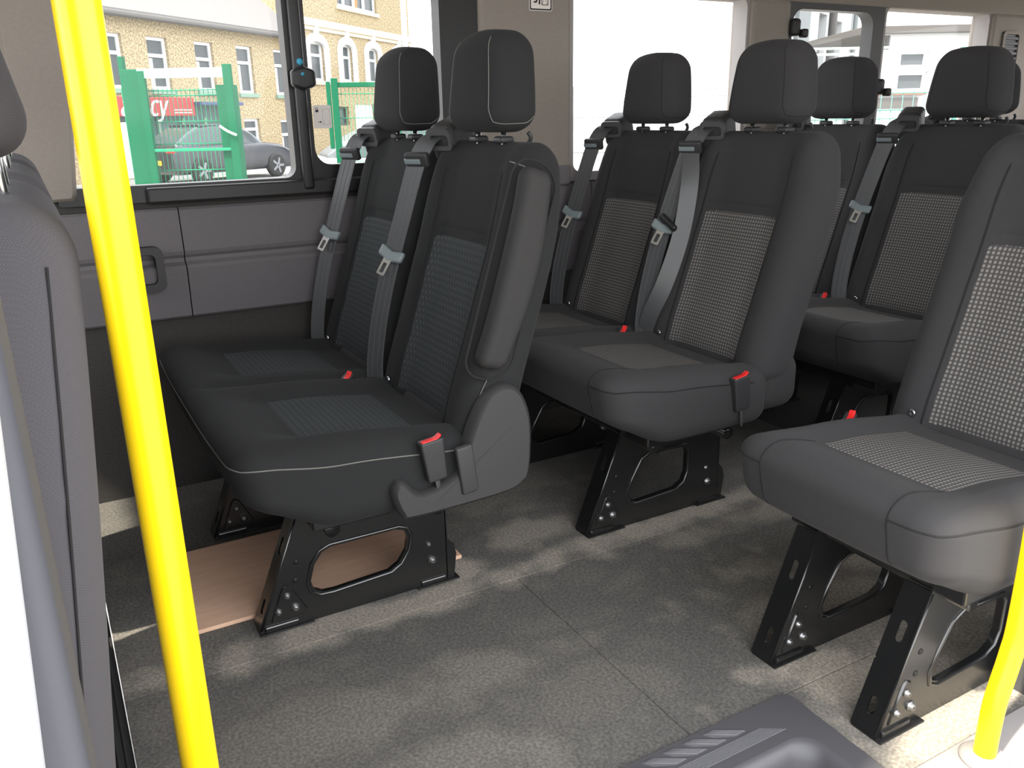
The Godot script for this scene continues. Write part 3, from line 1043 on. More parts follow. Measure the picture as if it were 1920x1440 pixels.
func make_belt(bench: Node3D, zc: float, kind: int, tongue_y: float, side := 1.0) -> void:
	var b := holder("seat_belt", bench, Vector3(0, 0, zc))
	var zb := -0.175 * side
	# guide housing on the shoulder, with a slot for the belt
	var turned := Basis(UPV, 0.45 * side) * Basis(Vector3(0, 0, 1), 0.3)
	var mb := MB.new()
	mb.xf = Transform3D(turned, Vector3(0.850 - SX, 0.935, zb))
	mb.rbox(Vector3(0.085, 0.085, 0.068), 0.016, 3)
	part("belt_guide", mb, M.plastic, b)
	mb = MB.new()
	mb.xf = Transform3D(turned * Basis(UPV, -PI / 2), Vector3(0.850 - SX, 0.935, zb) + turned * Vector3(-0.04, 0.012, 0))
	mb.plate_hole(rrect(-0.033, -0.022, 0.033, 0.026, 0.012), rrect(-0.025, -0.012, 0.025, 0.012, 0.008), 0.01)
	part("guide_lip", mb, M.plastic_grey, b)
	# webbing, hanging in front of the bolster
	var pts := PackedVector3Array()
	var sides := PackedVector3Array()
	var path := []
	for q in [[0.815, 0.945, 0.0], [0.788, 0.93, -0.004], [0.768, 0.895, -0.014], [0.752, 0.845, -0.022], [0.733, 0.78, -0.030], [0.710, 0.705, -0.037], [0.684, 0.62, -0.041], [0.658, 0.52, -0.041], [0.641, 0.43, -0.036], [0.637, 0.37, -0.026]]:
		path.append([q[0], q[1], zb + q[2] * side])
	for p in smooth_path(path, 5):
		pts.append(p - Vector3(SX, 0, 0))
		sides.append(Vector3(0.55, 0.0, 0.83 * side))
	mb = MB.new()
	mb.ribbon(pts, sides, 0.046, 0.0016)
	# raised selvedges and middle rib of the webbing
	for off in [-0.0205, -0.007, 0.007, 0.0205]:
		var line := PackedVector3Array()
		for i in pts.size(): line.append(pts[i] + sides[i].normalized() * off - Vector3(0.0004, 0, 0))
		mb.tube(line, 0.0012, 5)
	part("webbing", mb, M.belt, b)
	# slider below the guide
	mb = MB.new()
	mb.xf = Transform3D(Basis(UPV, 0.58 * side) * Basis(Vector3(0, 0, 1), 0.35), Vector3(0.766 - SX, 0.892, zb - 0.014 * side))
	mb.rbox(Vector3(0.016, 0.034, 0.06), 0.006, 2)
	part("belt_slider", mb, M.plastic, b)
	mb = MB.new()
	mb.xf = Transform3D(Basis(UPV, 0.58 * side) * Basis(Vector3(0, 0, 1), 0.35), Vector3(0.757 - SX, 0.889, zb - 0.019 * side))
	mb.rbox(Vector3(0.006, 0.014, 0.044), 0.0028, 2)
	part("slider_plate", mb, M.tongue_plastic, b)
	# tongue
	var tx := 0.0
	for p in pts:
		if p.y > tongue_y: tx = p.x
	var tg := holder("tongue", b, Vector3(tx - 0.007, tongue_y, zb - 0.034 * side))
	tg.rotation = Vector3(0.3 * side, 0.5 * side, -0.5)
	mb = MB.new()
	mb.rbox(Vector3(0.014, 0.026, 0.066), 0.006, 3, Vector3i(1, 3, 6), func(p): return Vector3(p.x, p.y + 0.25 * absf(p.z) - 0.004, p.z))
	part("tongue_grip", mb, M.tongue_plastic, tg)
	mb = MB.new()
	mb.xf = Transform3D(Basis(UPV, PI / 2), Vector3(-0.006, 0, 0))
	mb.plate_hole(rrect(-0.011, -0.052, 0.011, -0.006, 0.003, 3), rrect(-0.005, -0.046, 0.005, -0.022, 0.002, 3), 0.0022)
	part("tongue_blade", mb, M.chrome, tg)

func make_buckle(bench: Node3D, at: Vector3, turn: Vector3) -> void:
	var b := holder("belt_buckle", bench, at)
	b.rotation = turn
	var mb := MB.new()
	mb.rbox(Vector3(0.044, 0.085, 0.022), 0.005, 3, Vector3i(2, 4, 1), func(p): return Vector3(p.x * (1.0 + 0.10 * p.y / 0.04), p.y, p.z * (1.0 + 0.1 * p.y / 0.04)))
	part("buckle_body", mb, M.plastic, b)
	mb = MB.new()
	mb.xf = Transform3D(Basis(), Vector3(0.0, 0.041, 0.003))
	mb.rbox(Vector3(0.041, 0.006, 0.013), 0.0025, 2, Vector3i(6, 1, 1), func(p): return p + Vector3(0, 0.006 * ss(0.006, 0.02, p.x), 0))
	part("red_button", mb, M.red, b)
	mb = MB.new()
	mb.tube(smooth_path([[0.0, -0.035, 0.0], [0.002, -0.06, -0.002], [0.006, -0.085, -0.006]], 4), 0.010, 8, false, 0.4)
	part("buckle_stalk", mb, M.plastic_grey, b)

func under_frame(bench: Node3D, w: float) -> void:
	var mb := MB.new()
	mb.tube(vec3s([[0.40 - SX, 0.235, -w / 2 + 0.06], [0.40 - SX, 0.235, w / 2 - 0.06]]), 0.016, 10)
	part("cross_tube", mb, M.black_steel, bench)
	mb = MB.new()
	mb.tube(vec3s([[0.62 - SX, 0.225, -w / 2 + 0.06], [0.62 - SX, 0.225, w / 2 - 0.06]]), 0.016, 10)
	part("cross_tube", mb, M.black_steel, bench)
	mb = MB.new()
	mb.box(Vector3(0.36 - SX, 0.243, -w / 2 + 0.05), Vector3(0.68 - SX, 0.275, w / 2 - 0.05), 0.004)
	part("seat_pan", mb, M.black_steel, bench)

func back_shell(bench: Node3D, zc: float) -> void:
	# plain lower skirt that closes the joint of back and cushion
	var mb := MB.new()
	mb.xf = Transform3D(Basis(), Vector3(0.74 - SX, 0.345, zc))
	mb.rbox(Vector3(0.15, 0.15, 0.425), 0.05, 4, Vector3i(2, 2, 3))
	part("back_skirt", mb, M.cloth, bench)

func double_seat(at: Vector3, kind: int, label: String) -> Node3D:
	var b := thing("double_seat", label, "seat", at, 0.0, "seat rows of the minibus")
	make_cushion(b, 0.90, [0.225, -0.225], kind)
	for s in [0.225, -0.225]:
		make_back(b, s, kind, kind == 0 and s > 0)
		make_headrest(b, s, kind)
		make_belt(b, s, kind, 0.684)
		back_shell(b, s)
	make_buckle(b, Vector3(0.585 - SX, 0.365, 0.462) if kind == 0 else Vector3(0.585 - SX, 0.355, 0.455), Vector3(0, 0, 0.12))
	make_buckle(b, Vector3(0.58 - SX, 0.375, 0.005), Vector3(0.1, 0.5, 0.5))
	make_bracket(b, 0.301, kind)
	make_bracket(b, -0.165, kind)
	under_frame(b, 0.9)
	if kind == 0:
		# recliner cover on the aisle side
		var mb := MB.new()
		mb.xf = Transform3D(Basis(), Vector3(-SX, 0, 0.440))
		var poly := PackedVector2Array()
		var raw := [[0.497, 0.311], [0.506, 0.334], [0.524, 0.334], [0.557, 0.303], [0.63, 0.325], [0.65, 0.372], [0.674, 0.43], [0.70, 0.47], [0.731, 0.488], [0.763, 0.480], [0.786, 0.444], [0.797, 0.39], [0.792, 0.30], [0.775, 0.275], [0.74, 0.262], [0.632, 0.257], [0.53, 0.257], [0.512, 0.268]]
		for i in raw.size():
			var p0 := Vector2(raw[(i - 1 + raw.size()) % raw.size()][0], raw[(i - 1 + raw.size()) % raw.size()][1])
			var p1 := Vector2(raw[i][0], raw[i][1])
			var p2 := Vector2(raw[(i + 1) % raw.size()][0], raw[(i + 1) % raw.size()][1])
			var p3 := Vector2(raw[(i + 2) % raw.size()][0], raw[(i + 2) % raw.size()][1])
			for k in 3: poly.append(p1.cubic_interpolate(p2, p0, p3, k / 3.0))
		mb.plate(poly, 0.034, 0.008)
		var cv := part("recliner_cover", mb, M.cover, b)
		mb = MB.new()
		mb.xf = Transform3D(Basis(Vector3(0, 0, 1), 0.12), Vector3(0.648 - SX, 0.335, 0.474))
		mb.rbox(Vector3(0.036, 0.10, 0.014), 0.005, 2)
		part("recline_lever", mb, M.cover, cv)
	return b

func seats() -> void:
	var zc := -1.825
	double_seat(Vector3(SX, 0, zc), 0, "dark double seat with folded armrest and recliner cover above the plywood board")
	var proto := double_seat(Vector3(SX + PITCH, 0, zc), 1, "grey double seat in the second row, right behind the armrest seat")
	for i in 2:
		var c: Node3D = proto.duplicate()
		c.name = numbered("double_seat")
		add_child(c)
		c.position = Vector3(SX + PITCH * (2 + i), 0, zc)
		c.set_meta("label", ["grey double seat in the third row, belt tongue hanging bright", "rearmost double seat, only its headrests showing at the right edge"][i])
	# loose loop of belt on the second row's aisle seat, with its black stopper
	var loop := holder("slack_belt", proto, Vector3(0, 0, 0.225))
	var pts := PackedVector3Array(); var sd := PackedVector3Array()
	var path := [[0.762, 0.875, -0.182], [0.748, 0.80, -0.166], [0.726, 0.70, -0.158], [0.702, 0.62, -0.158], [0.672, 0.53, -0.168], [0.648, 0.46, -0.186], [0.64, 0.41, -0.198]]
	var sp := smooth_path(path, 6)
	for i in sp.size():
		pts.append(sp[i] - Vector3(SX, 0, 0))
		var t := float(i) / sp.size()
		sd.append(Vector3(0.45 + 0.5 * sin(t * PI), 0.0, 0.85 - 0.35 * sin(t * PI * 1.5)))
	var mb := MB.new()
	mb.ribbon(pts, sd, 0.046, 0.0016)
	part("webbing", mb, M.belt, loop)
	mb = MB.new()
	mb.xf = Transform3D(Basis(Vector3.RIGHT, 0.5), Vector3(0.70 - SX, 0.70, -0.19))
	mb.rbox(Vector3(0.016, 0.018, 0.07), 0.007, 3)
	part("belt_stopper", mb, M.black_trim, loop)
	# single seat by the door
	var s := thing("single_seat", "single seat beside the door step, nearest the bent yellow pole", "seat", Vector3(SX + PITCH + 0.008, 0, -0.826), 0.0, "seat rows of the minibus")
	make_cushion(s, 0.42, [0.0], 1)
	make_back(s, 0.0, 1, false)
	make_headrest(s, 0.0, 1)
	make_belt(s, 0.0, 1, 0.684, -1.0)
	back_shell(s, 0.0)
	make_buckle(s, Vector3(0.575 - SX, 0.352, -0.235), Vector3(0, 0.4, 0.35))
	make_bracket(s, -0.106, 1)
	make_bracket(s, 0.122, 1)
	under_frame(s, 0.45)
	cab_seats()

func cab_seats() -> void:
	var labels := ["grey cab seat back nearest the camera at the left edge", "second cab seat back, dark, peeping out behind the nearest one", "driver seat back, furthest of the three cab seats"]
	for i in 3:
		var t := thing("cab_seat", labels[i], "seat", Vector3(-0.1, -0.1, [-0.89, -1.375, -1.87][i]), 0.0, "cab seats")
		var h := Vector3(0.14, 0.75, 0.48)
		var warp := func(p: Vector3) -> Vector3:
			var y := 0.655 + p.y       # world height 0.28 .. 1.03 less 0.1
			var k := clampf((y - 0.28) / 0.75, 0.0, 1.0)
			return Vector3(p.x - 0.015 + 0.085 * k - 0.01 * k * k, y, p.z * (1.0 - 0.2 * ss(0.78, 1.03, y)))
		var mb := MB.new()
		mb.rbox(h, 0.05, 5, Vector3i(3, 12, 6), warp)
		var b := part("backrest", mb, M.cloth_cab, t)
		mb = MB.new()
		var a := PackedVector3Array()
		for k in 24:
			a.append(warp.call(MB.on_rbox(Vector3(0.052, lerpf(-0.36, 0.33, k / 23.0), 0.24), h / 2, 0.05)) + Vector3(0, 0, 0.0005))
		mb.tube(a, 0.0013, 5)
		part("seam", mb, M.seam, b)
		mb = MB.new()
		mb.xf = Transform3D(Basis(), Vector3(-0.2, 0.36, 0))
		mb.rbox(Vector3(0.5, 0.16, 0.44), 0.05, 4)
		part("cushion", mb, M.cloth_cab, t)
		mb = MB.new()
		mb.box(Vector3(-0.42, 0.088, -0.2), Vector3(0.02, 0.3, 0.2), 0.01)
		part("seat_box", mb, M.black_trim, t)
		mb = MB.new()
		mb.rbox(Vector3(0.1, 0.2, 0.25), 0.04, 5, Vector3i(2, 4, 4), func(p): return Vector3(p.x - 0.04 * (p.y / 0.2), p.y, p.z * (1.0 - 0.15 * p.y / 0.1)))
		var hr := part("headrest", mb, M.cloth_cab, t)
		hr.position = Vector3(0.046, 1.158, 0)
		for z in [-0.06, 0.06]:
			mb = MB.new()
			mb.tube(vec3s([[0.035, -0.18, z], [0.03, -0.04, z]]), 0.007, 10)
			part("post", mb, M.chrome, hr)
			mb = MB.new()
			mb.xf = Transform3D(Basis(), Vector3(0.026, -0.134, z))
			mb.rbox(Vector3(0.036, 0.012, 0.032), 0.005, 2)
			part("post_collar", mb, M.plastic, hr)

# ------------------------------------------------------------------ poles
func poles() -> void:
	var p := thing("grab_pole", "tall yellow grab pole at the left, in front of the cab seat", "grab pole", Vector3(0.0525, 0, -0.72), 0.0, "yellow grab poles")
	var mb := MB.new()
	mb.tube(vec3s([[0, -0.002, 0], [0, 0.9, 0], [0, 1.745, 0]]), 0.0165, 28)
	part("tube", mb, M.yellow, p)
	mb = MB.new()
	mb.lathe(PackedVector2Array([Vector2(0, 0), Vector2(0.036, 0), Vector2(0.035, 0.006), Vector2(0.022, 0.012), Vector2(0, 0.012)]), 28)
	part("floor_flange", mb, M.sill, p)
	p = thing("grab_pole", "bent yellow grab pole at the right edge beside the single seat", "grab pole", Vector3(1.165, 0.002, -0.588), 0.0, "yellow grab poles")
	mb = MB.new()
	mb.tube(smooth_path([[0, 0.0, 0], [0.0, 0.06, 0], [0.004, 0.11, 0.0], [0.022, 0.18, 0.0], [0.03, 0.24, 0.0], [0.028, 0.42, 0.0], [0.01, 0.7, 0], [0.0, 1.2, -0.01], [0.0, 1.7, 0.04]], 8), 0.0165, 24)
	part("tube", mb, M.yellow, p)
	mb = MB.new()
	mb.lathe(PackedVector2Array([Vector2(0, 0), Vector2(0.036, 0), Vector2(0.036, 0.004), Vector2(0.031, 0.010), Vector2(0.02, 0.013), Vector2(0, 0.013)]), 28)
	part("floor_flange", mb, M.sill, p)

# ------------------------------------------------------------------ the street outside
func yard(phi: float, o: Vector3) -> Transform3D:
	return Transform3D(Basis(UPV, deg_to_rad(90.0 - phi)), o)

func further(t: Transform3D, k: float) -> Transform3D:      # the same house, larger and further off
	var eye := Vector3(0, 0.984, 0)
	return Transform3D(t.basis.scaled(Vector3.ONE * k), eye + (t.origin - eye) * k)

func wall_with_openings(mb: MB, x0: float, x1: float, y0: float, y1: float, th: float, holes: Array) -> void:
	var xs := [x0, x1]; var ys := [y0, y1]
	for h in holes:
		for v in [h[0], h[2]]:
			if v > x0 and v < x1 and not xs.has(v): xs.append(v)
		for v in [h[1], h[3]]:
			if v > y0 and v < y1 and not ys.has(v): ys.append(v)
	xs.sort(); ys.sort()
	for i in xs.size() - 1:
		for j in ys.size() - 1:
			var c := Vector2((xs[i] + xs[i + 1]) / 2, (ys[j] + ys[j + 1]) / 2)
			var hit := false
			for h in holes:
				if c.x > h[0] and c.x < h[2] and c.y > h[1] and c.y < h[3]: hit = true
			if not hit:
				mb.box(Vector3(xs[i], ys[j], -th), Vector3(xs[i + 1], ys[j + 1], 0), 0.0)

func sash(parent: Node3D, h: Array, fm: Material, bars := 1, sill := true, sillm: Material = null) -> void:
	var w := holder("window", parent, Vector3(h[0], h[1], 0))
	var wd: float = h[2] - h[0]; var ht: float = h[3] - h[1]
	var mb := MB.new()
	mb.xf = Transform3D(Basis(), Vector3(0, 0, -0.17))
	mb.plate_hole(rrect(0, 0, wd, ht, 0.005, 1), rrect(0.1, 0.1, wd - 0.1, ht - 0.09, 0.005, 1), 0.07)
	if bars: mb.box(Vector3(0.05, ht * 0.62, 0.0), Vector3(wd - 0.05, ht * 0.62 + 0.1, 0.07), 0.004)
	part("sash_frame", mb, fm, w)
	mb = MB.new()
	mb.box(Vector3(0.05, 0.05, -0.16), Vector3(wd - 0.05, ht - 0.05, -0.15), 0.0)
	part("pane", mb, M.far_glass, w)
	if bars:
		mb = MB.new()
		mb.box(Vector3(0.1, 0.1, -0.149), Vector3(wd * 0.36, ht * 0.6, -0.143), 0.0)
		part("curtain", mb, M.curtain, w)
	if sill:
		mb = MB.new()
		mb.box(Vector3(-0.1, -0.13, -0.15), Vector3(wd + 0.1, 0.0, 0.08), 0.01)
		part("sill", mb, sillm if sillm else fm, w)

func outside() -> void:
	var pebble := noise_tex(0.16, Color(0.46, 0.41, 0.32), Color(0.90, 0.84, 0.70), 3, 256, 9)
	M.pebble = tri_tex(mat(Color(0.84, 0.825, 0.79), 0.95), pebble, 0.3)
	M.slate = tri_tex(mat(Color(0.46, 0.45, 0.445), 0.9), noise_tex(0.2, grey(0.7), grey(1.0), 2, 256, 6), 0.8)
	M.gutter = mat(Color(0.27, 0.26, 0.25), 0.7)
	M.wire = mat(Color(0.3, 0.31, 0.31), 0.6)
	M.upvc = mat(Color(0.78, 0.79, 0.8), 0.5)
	M.far_glass = mat(Color(0.27, 0.29, 0.30), 0.3, 0.0, 0.3)
	M.curtain = mat(Color(0.75, 0.74, 0.72), 0.9)
	M.sill_green = mat(Color(0.42, 0.52, 0.46), 0.8)
	M.stone = mat(Color(0.80, 0.76, 0.66), 0.9)
	M.shop_dark = mat(Color(0.25, 0.33, 0.33), 0.6)
	M.shop_red = mat(Color(0.58, 0.1, 0.1), 0.5)
	M.white = mat(Color(0.93, 0.93, 0.92), 0.7)
	M.render_white = mat(Color(0.66, 0.67, 0.67), 0.9)
	M.render_grey = mat(Color(0.42, 0.44, 0.44), 0.9)
	M.green = mat(Color(0.03, 0.31, 0.21), 0.7, 0.0, 0.2)
	M.green_wire = mat(Color(0.13, 0.46, 0.34), 0.7, 0.0, 0.2)
	M.green_light = mat(Color(0.58, 0.70, 0.65), 0.5)
	M.asphalt = tri_tex(mat(Color(0.7, 0.69, 0.67), 0.95), noise_tex(0.2, grey(0.75), grey(1.0), 3, 256, 3), 0.4)
	M.car_dark = mat(Color(0.09, 0.1, 0.13), 0.25)
	M.car_white = mat(Color(0.9, 0.9, 0.9), 0.25)
	M.car_glass = mat(Color(0.2, 0.23, 0.24), 0.2)
	M.tyre = mat(Color(0.06, 0.06, 0.06), 0.8)
	M.rim = mat(Color(0.45, 0.46, 0.48), 0.35, 0.8)
	M.tail = mat(Color(0.8, 0.08, 0.08), 0.3)
	M.plate_yellow = mat(Color(0.85, 0.68, 0.1), 0.5)
	M.teal = mat(Color(0.22, 0.46, 0.40), 0.6)

	var gr := struct("floor_yard", "grey asphalt yard and street outside the van")
	var mb := MB.new()
	mb.box(Vector3(-70, GROUND - 0.2, -90), Vector3(90, GROUND, 60), 0.0)
	part("asphalt", mb, M.asphalt, gr)

	# --- pebble-dashed terrace with the red shop
	var a := thing("terrace_house", "long two-storey pebble-dashed terrace with slate roof and red shop sign", "building")
	a.transform = yard(48.0, Vector3(7.5, GROUND, -31.87))
	var dy := -GROUND
	var ups := [[-9.0, 1.9, -8.1, 3.36], [-6.92, 1.9, -6.02, 3.38], [-5.03, 1.9, -4.13, 3.39], [-2.88, 1.9, -1.96, 3.40], [-0.72, 1.86, 0.20, 3.41], [1.5, 1.84, 2.5, 3.42]]
	var lows := [[-0.7, -0.05, 0.22, 1.02], [1.55, -0.6, 2.4, 0.97]]
	var shop := [-6.75, -0.6, -1.35, 1.45]
	var holes := []
	for q in ups + lows + [shop]:
		holes.append([q[0], q[1] + dy, q[2], q[3] + dy])
	mb = MB.new()
	wall_with_openings(mb, -14.0, 2.95, 0.0, 3.9 + dy, 0.35, holes)
	part("front_wall", mb, M.pebble, a)
	mb = MB.new()
	mb.box(Vector3(-14.0, 0, -7.0), Vector3(2.95, 3.9 + dy, -6.6), 0.0)
	mb.box(Vector3(2.6, 0, -6.6), Vector3(2.95, 3.9 + dy, -0.35), 0.0)
	part("rear_wall", mb, M.pebble, a)
	for h in ups: sash(a, [h[0], h[1] + dy, h[2], h[3] + dy], M.upvc, 1, true, M.sill_green)
	for h in lows: sash(a, [h[0], h[1] + dy, h[2], h[3] + dy], M.upvc, 1, true, M.sill_green)
	mb = MB.new()
	mb.xf = Transform3D(Basis(Vector3(0, 0, -1), Vector3(0, 1, 0), Vector3(1, 0, 0)), Vector3(-14.2, 3.86 + dy, 0.3))
	mb.plate(PackedVector2Array([Vector2(0, 0), Vector2(0.0, 0.14), Vector2(3.7, 3.1), Vector2(7.3, 0.2), Vector2(7.3, 0.0)]), 17.2)
	part("roof", mb, M.slate, a)
	mb = MB.new()
	mb.tube(vec3s([[-14.2, 3.86 + dy, 0.34], [3.0, 3.86 + dy, 0.34]]), 0.09, 8)
	part("gutter", mb, M.gutter, a)
	# shop front
	mb = MB.new()
	mb.box(Vector3(shop[0], shop[1] + dy, -0.3), Vector3(shop[2], shop[3] + dy, -0.24), 0.0)
	part("shop_window", mb, M.shop_dark, a)
	for x in [-5.9, -4.8, -3.7, -2.6]:
		mb = MB.new()
		mb.box(Vector3(x, 0.02, -0.24), Vector3(x + 0.1, 1.7, -0.16), 0.01)
		part("shop_mullion", mb, M.sill_green, a)
	mb = MB.new()
	mb.box(Vector3(-6.72, 0.02, -0.2), Vector3(-6.2, 1.6, -0.1), 0.01)
	part("shop_door", mb, M.white, a)
	mb = MB.new()
	mb.box(Vector3(-5.2, 0.75, -0.23), Vector3(-4.35, 1.1, -0.2), 0.0)
	part("window_card", mb, M.white, a)
	mb = MB.new()
	mb.box(Vector3(-8.6, 1.14 + dy, 0.0), Vector3(-3.38, 1.68 + dy, 0.12), 0.01)
	var sg := part("shop_sign", mb, M.shop_red, a)
	for t in [["a", -6.36], ["cy", -5.02]]:
		var tm := TextMesh.new()
		var f := SystemFont.new()
		f.font_names = PackedStringArray(["Droid Sans"])
		f.font_italic = true
		tm.font = f
		tm.text = t[0]
		tm.font_size = 64
		tm.pixel_size = 0.0125
		tm.depth = 0.03
		var l := MeshInstance3D.new()
		l.mesh = tm
		l.material_override = M.white
		l.name = "lettering"
		l.transform = Transform3D(Basis(Vector3(1, 0, 0), Vector3(0.28, 1, 0), Vector3(0, 0, 1)), Vector3(t[1], 1.43 + dy, 0.13))
		sg.add_child(l, true)
	mb = MB.new()
	mb.box(Vector3(-4.35, 1.22 + dy, 0.12), Vector3(-3.5, 1.25 + dy, 0.125), 0.0)
	mb.box(Vector3(-4.35, 1.30 + dy, 0.12), Vector3(-3.5, 1.33 + dy, 0.125), 0.0)
	part("sign_small_print", mb, M.curtain, sg)
	mb = MB.new()
	mb.box(Vector3(-3.3, 1.45 + dy, -0.2), Vector3(-1.1, 1.56 + dy, 0.35), 0.02)
	part("shop_canopy", mb, mat(Color(0.2, 0.24, 0.38), 0.6), a)

	# --- taller house with arched windows
	var b := thing("arched_house", "three-storey pebble-dashed house with white arched window surrounds", "building")
	b.transform = further(yard(47.0, Vector3(11.61, GROUND, -33.71)), 1.13)
	var arch := [[-2.72, 2.3, -1.62, 3.66], [-0.3, 2.33, 0.6, 3.7], [1.92, 2.33, 2.9, 3.7], [4.45, 2.33, 5.4, 3.7]]
	var other := [[-0.3, 5.05, 3.05, 6.6], [0.55, -0.62, 2.45, 1.5], [-0.95, 0.7, 0.0, 1.4]]
	holes = []
	for q in arch + other: holes.append([q[0], q[1] + dy, q[2], q[3] + dy])
	mb = MB.new()
	wall_with_openings(mb, -3.05, 6.2, 0.0, 8.5 + dy, 0.4, holes)
	part("front_wall", mb, M.pebble, b)
	mb = MB.new()
	mb.box(Vector3(5.8, 0, -2.2), Vector3(6.2, 8.5 + dy, -0.4), 0.0)
	mb.box(Vector3(-3.05, 0, -1.9), Vector3(-2.8, 8.5 + dy, -0.4), 0.0)
	mb.box(Vector3(-3.05, 0, -2.2), Vector3(5.8, 8.5 + dy, -1.9), 0.0)
	part("side_wall", mb, M.pebble, b)
	for h in arch:
		sash(b, [h[0], h[1] + dy, h[2], h[3] + dy], M.upvc, 1, true, M.stone)
		var wd: float = h[2] - h[0]
		mb = MB.new()
		var o := PackedVector2Array([Vector2(-0.28, -0.1), Vector2(wd + 0.28, -0.1)])
		var i2 := PackedVector2Array([Vector2(0.0, 0.0), Vector2(wd, 0.0)])
		var ht: float = h[3] - h[1]
		for k in 9:
			var an := PI * k / 8.0
			o.append(Vector2(wd / 2 + (wd / 2 + 0.28) * cos(an), ht - 0.22 + 0.5 * sin(an)))
			i2.append(Vector2(wd / 2 + wd / 2 * cos(an), ht - 0.22 + 0.22 * sin(an)))
		mb.xf = Transform3D(Basis(), Vector3(h[0], h[1] + dy, -0.02))
		mb.plate_hole(o, i2, 0.1)
		mb.box(Vector3(wd / 2 - 0.12, ht + 0.18, 0.0), Vector3(wd / 2 + 0.12, ht + 0.52, 0.14), 0.01)
		part("window_surround", mb, M.upvc, b)
	sash(b, [other[0][0], other[0][1] + dy, other[0][2], other[0][3] + dy], M.upvc, 0, true, M.stone)
	for k in 3:
		mb = MB.new()
		mb.box(Vector3(0.3 + k * 0.85, 5.1 + dy, -0.16), Vector3(0.42 + k * 0.85, 6.5 + dy, -0.08), 0.0)
		part("window_mullion", mb, M.upvc, b)
	mb = MB.new()
	mb.box(Vector3(1.2, 5.15 + dy, -0.149), Vector3(1.6, 6.5 + dy, -0.14), 0.0)
	part("orange_curtain", mb, mat(Color(0.85, 0.45, 0.25), 0.9), b)
	sash(b, [other[2][0], other[2][1] + dy, other[2][2], other[2][3] + dy], M.gutter, 0, false)
	mb = MB.new()
	mb.box(Vector3(0.55, 0, -0.3), Vector3(2.45, 1.5 + dy, -0.2), 0.0)
	part("doorway", mb, M.white, b)
	mb = MB.new()
	mb.box(Vector3(-3.05, 4.15 + dy, -0.1), Vector3(6.3, 4.4 + dy, 0.14), 0.02)
	mb.box(Vector3(-3.05, 4.02 + dy, -0.1), Vector3(6.25, 4.15 + dy, 0.07), 0.02)
	part("string_course", mb, M.stone, b)
	mb = MB.new()
	mb.box(Vector3(-3.05, 8.4 + dy, -2.4), Vector3(6.5, 8.7 + dy, 0.3), 0.03)
	part("roof", mb, M.slate, b)

	# --- lamp post and a slate-roofed house far behind
	var lp := thing("lamp_post", "slender white lamp post in front of the arched house", "lamp post", Vector3(10.5, GROUND, -25.0))
	mb = MB.new()
	mb.tube(vec3s([[0, 0, 0], [0, 3, 0], [0, 7.5, 0]]), 0.08, 10)
	part("column", mb, M.upvc, lp)
	mb = MB.new()
	mb.tube(vec3s([[0, 7.4, 0], [-0.6, 7.7, 0.4], [-1.1, 7.7, 0.7]]), 0.05, 8)
	part("bracket_arm", mb, M.upvc, lp)
	var fh := thing("distant_house", "distant house with grey slate roof beside the black window frame", "building")
	fh.transform = yard(48.0, Vector3(24.5, GROUND, -43.5))
	mb = MB.new()
	mb.box(Vector3(-1.6, 0, -6), Vector3(8, 2.6, 0), 0.0)
	part("wall", mb, M.render_white, fh)
	mb = MB.new()
	mb.xf = Transform3D(Basis(Vector3(0, 0, -1), Vector3(0, 1, 0), Vector3(1, 0, 0)), Vector3(-1.8, 2.5, 0.3))
	mb.plate(PackedVector2Array([Vector2(0, 0), Vector2(0.0, 0.14), Vector2(3.4, 2.2), Vector2(6.5, 0.2), Vector2(6.5, 0.0)]), 10.0)
	part("roof", mb, M.slate, fh)

	fences()
	cars()
	white_houses()

func wire_panel(parent: Node3D, w: float, h: float, m: Material, pitch := 0.055, rad := 0.003, rows := [0.0, 0.2, 0.42, 0.9, 1.3]) -> void:
	var mb := MB.new()
	var n := int(w / pitch)
	for i in n + 1:
		var x := w * i / n
		mb.tube(vec3s([[x, 0, 0], [x, h, 0]]), rad, 4)
	for y in rows:
		for d in [-0.012, 0.012]:
			mb.tube(vec3s([[0, y, d], [w, y, d]]), rad * 1.4, 4)
	part("wire_mesh", mb, m, parent)

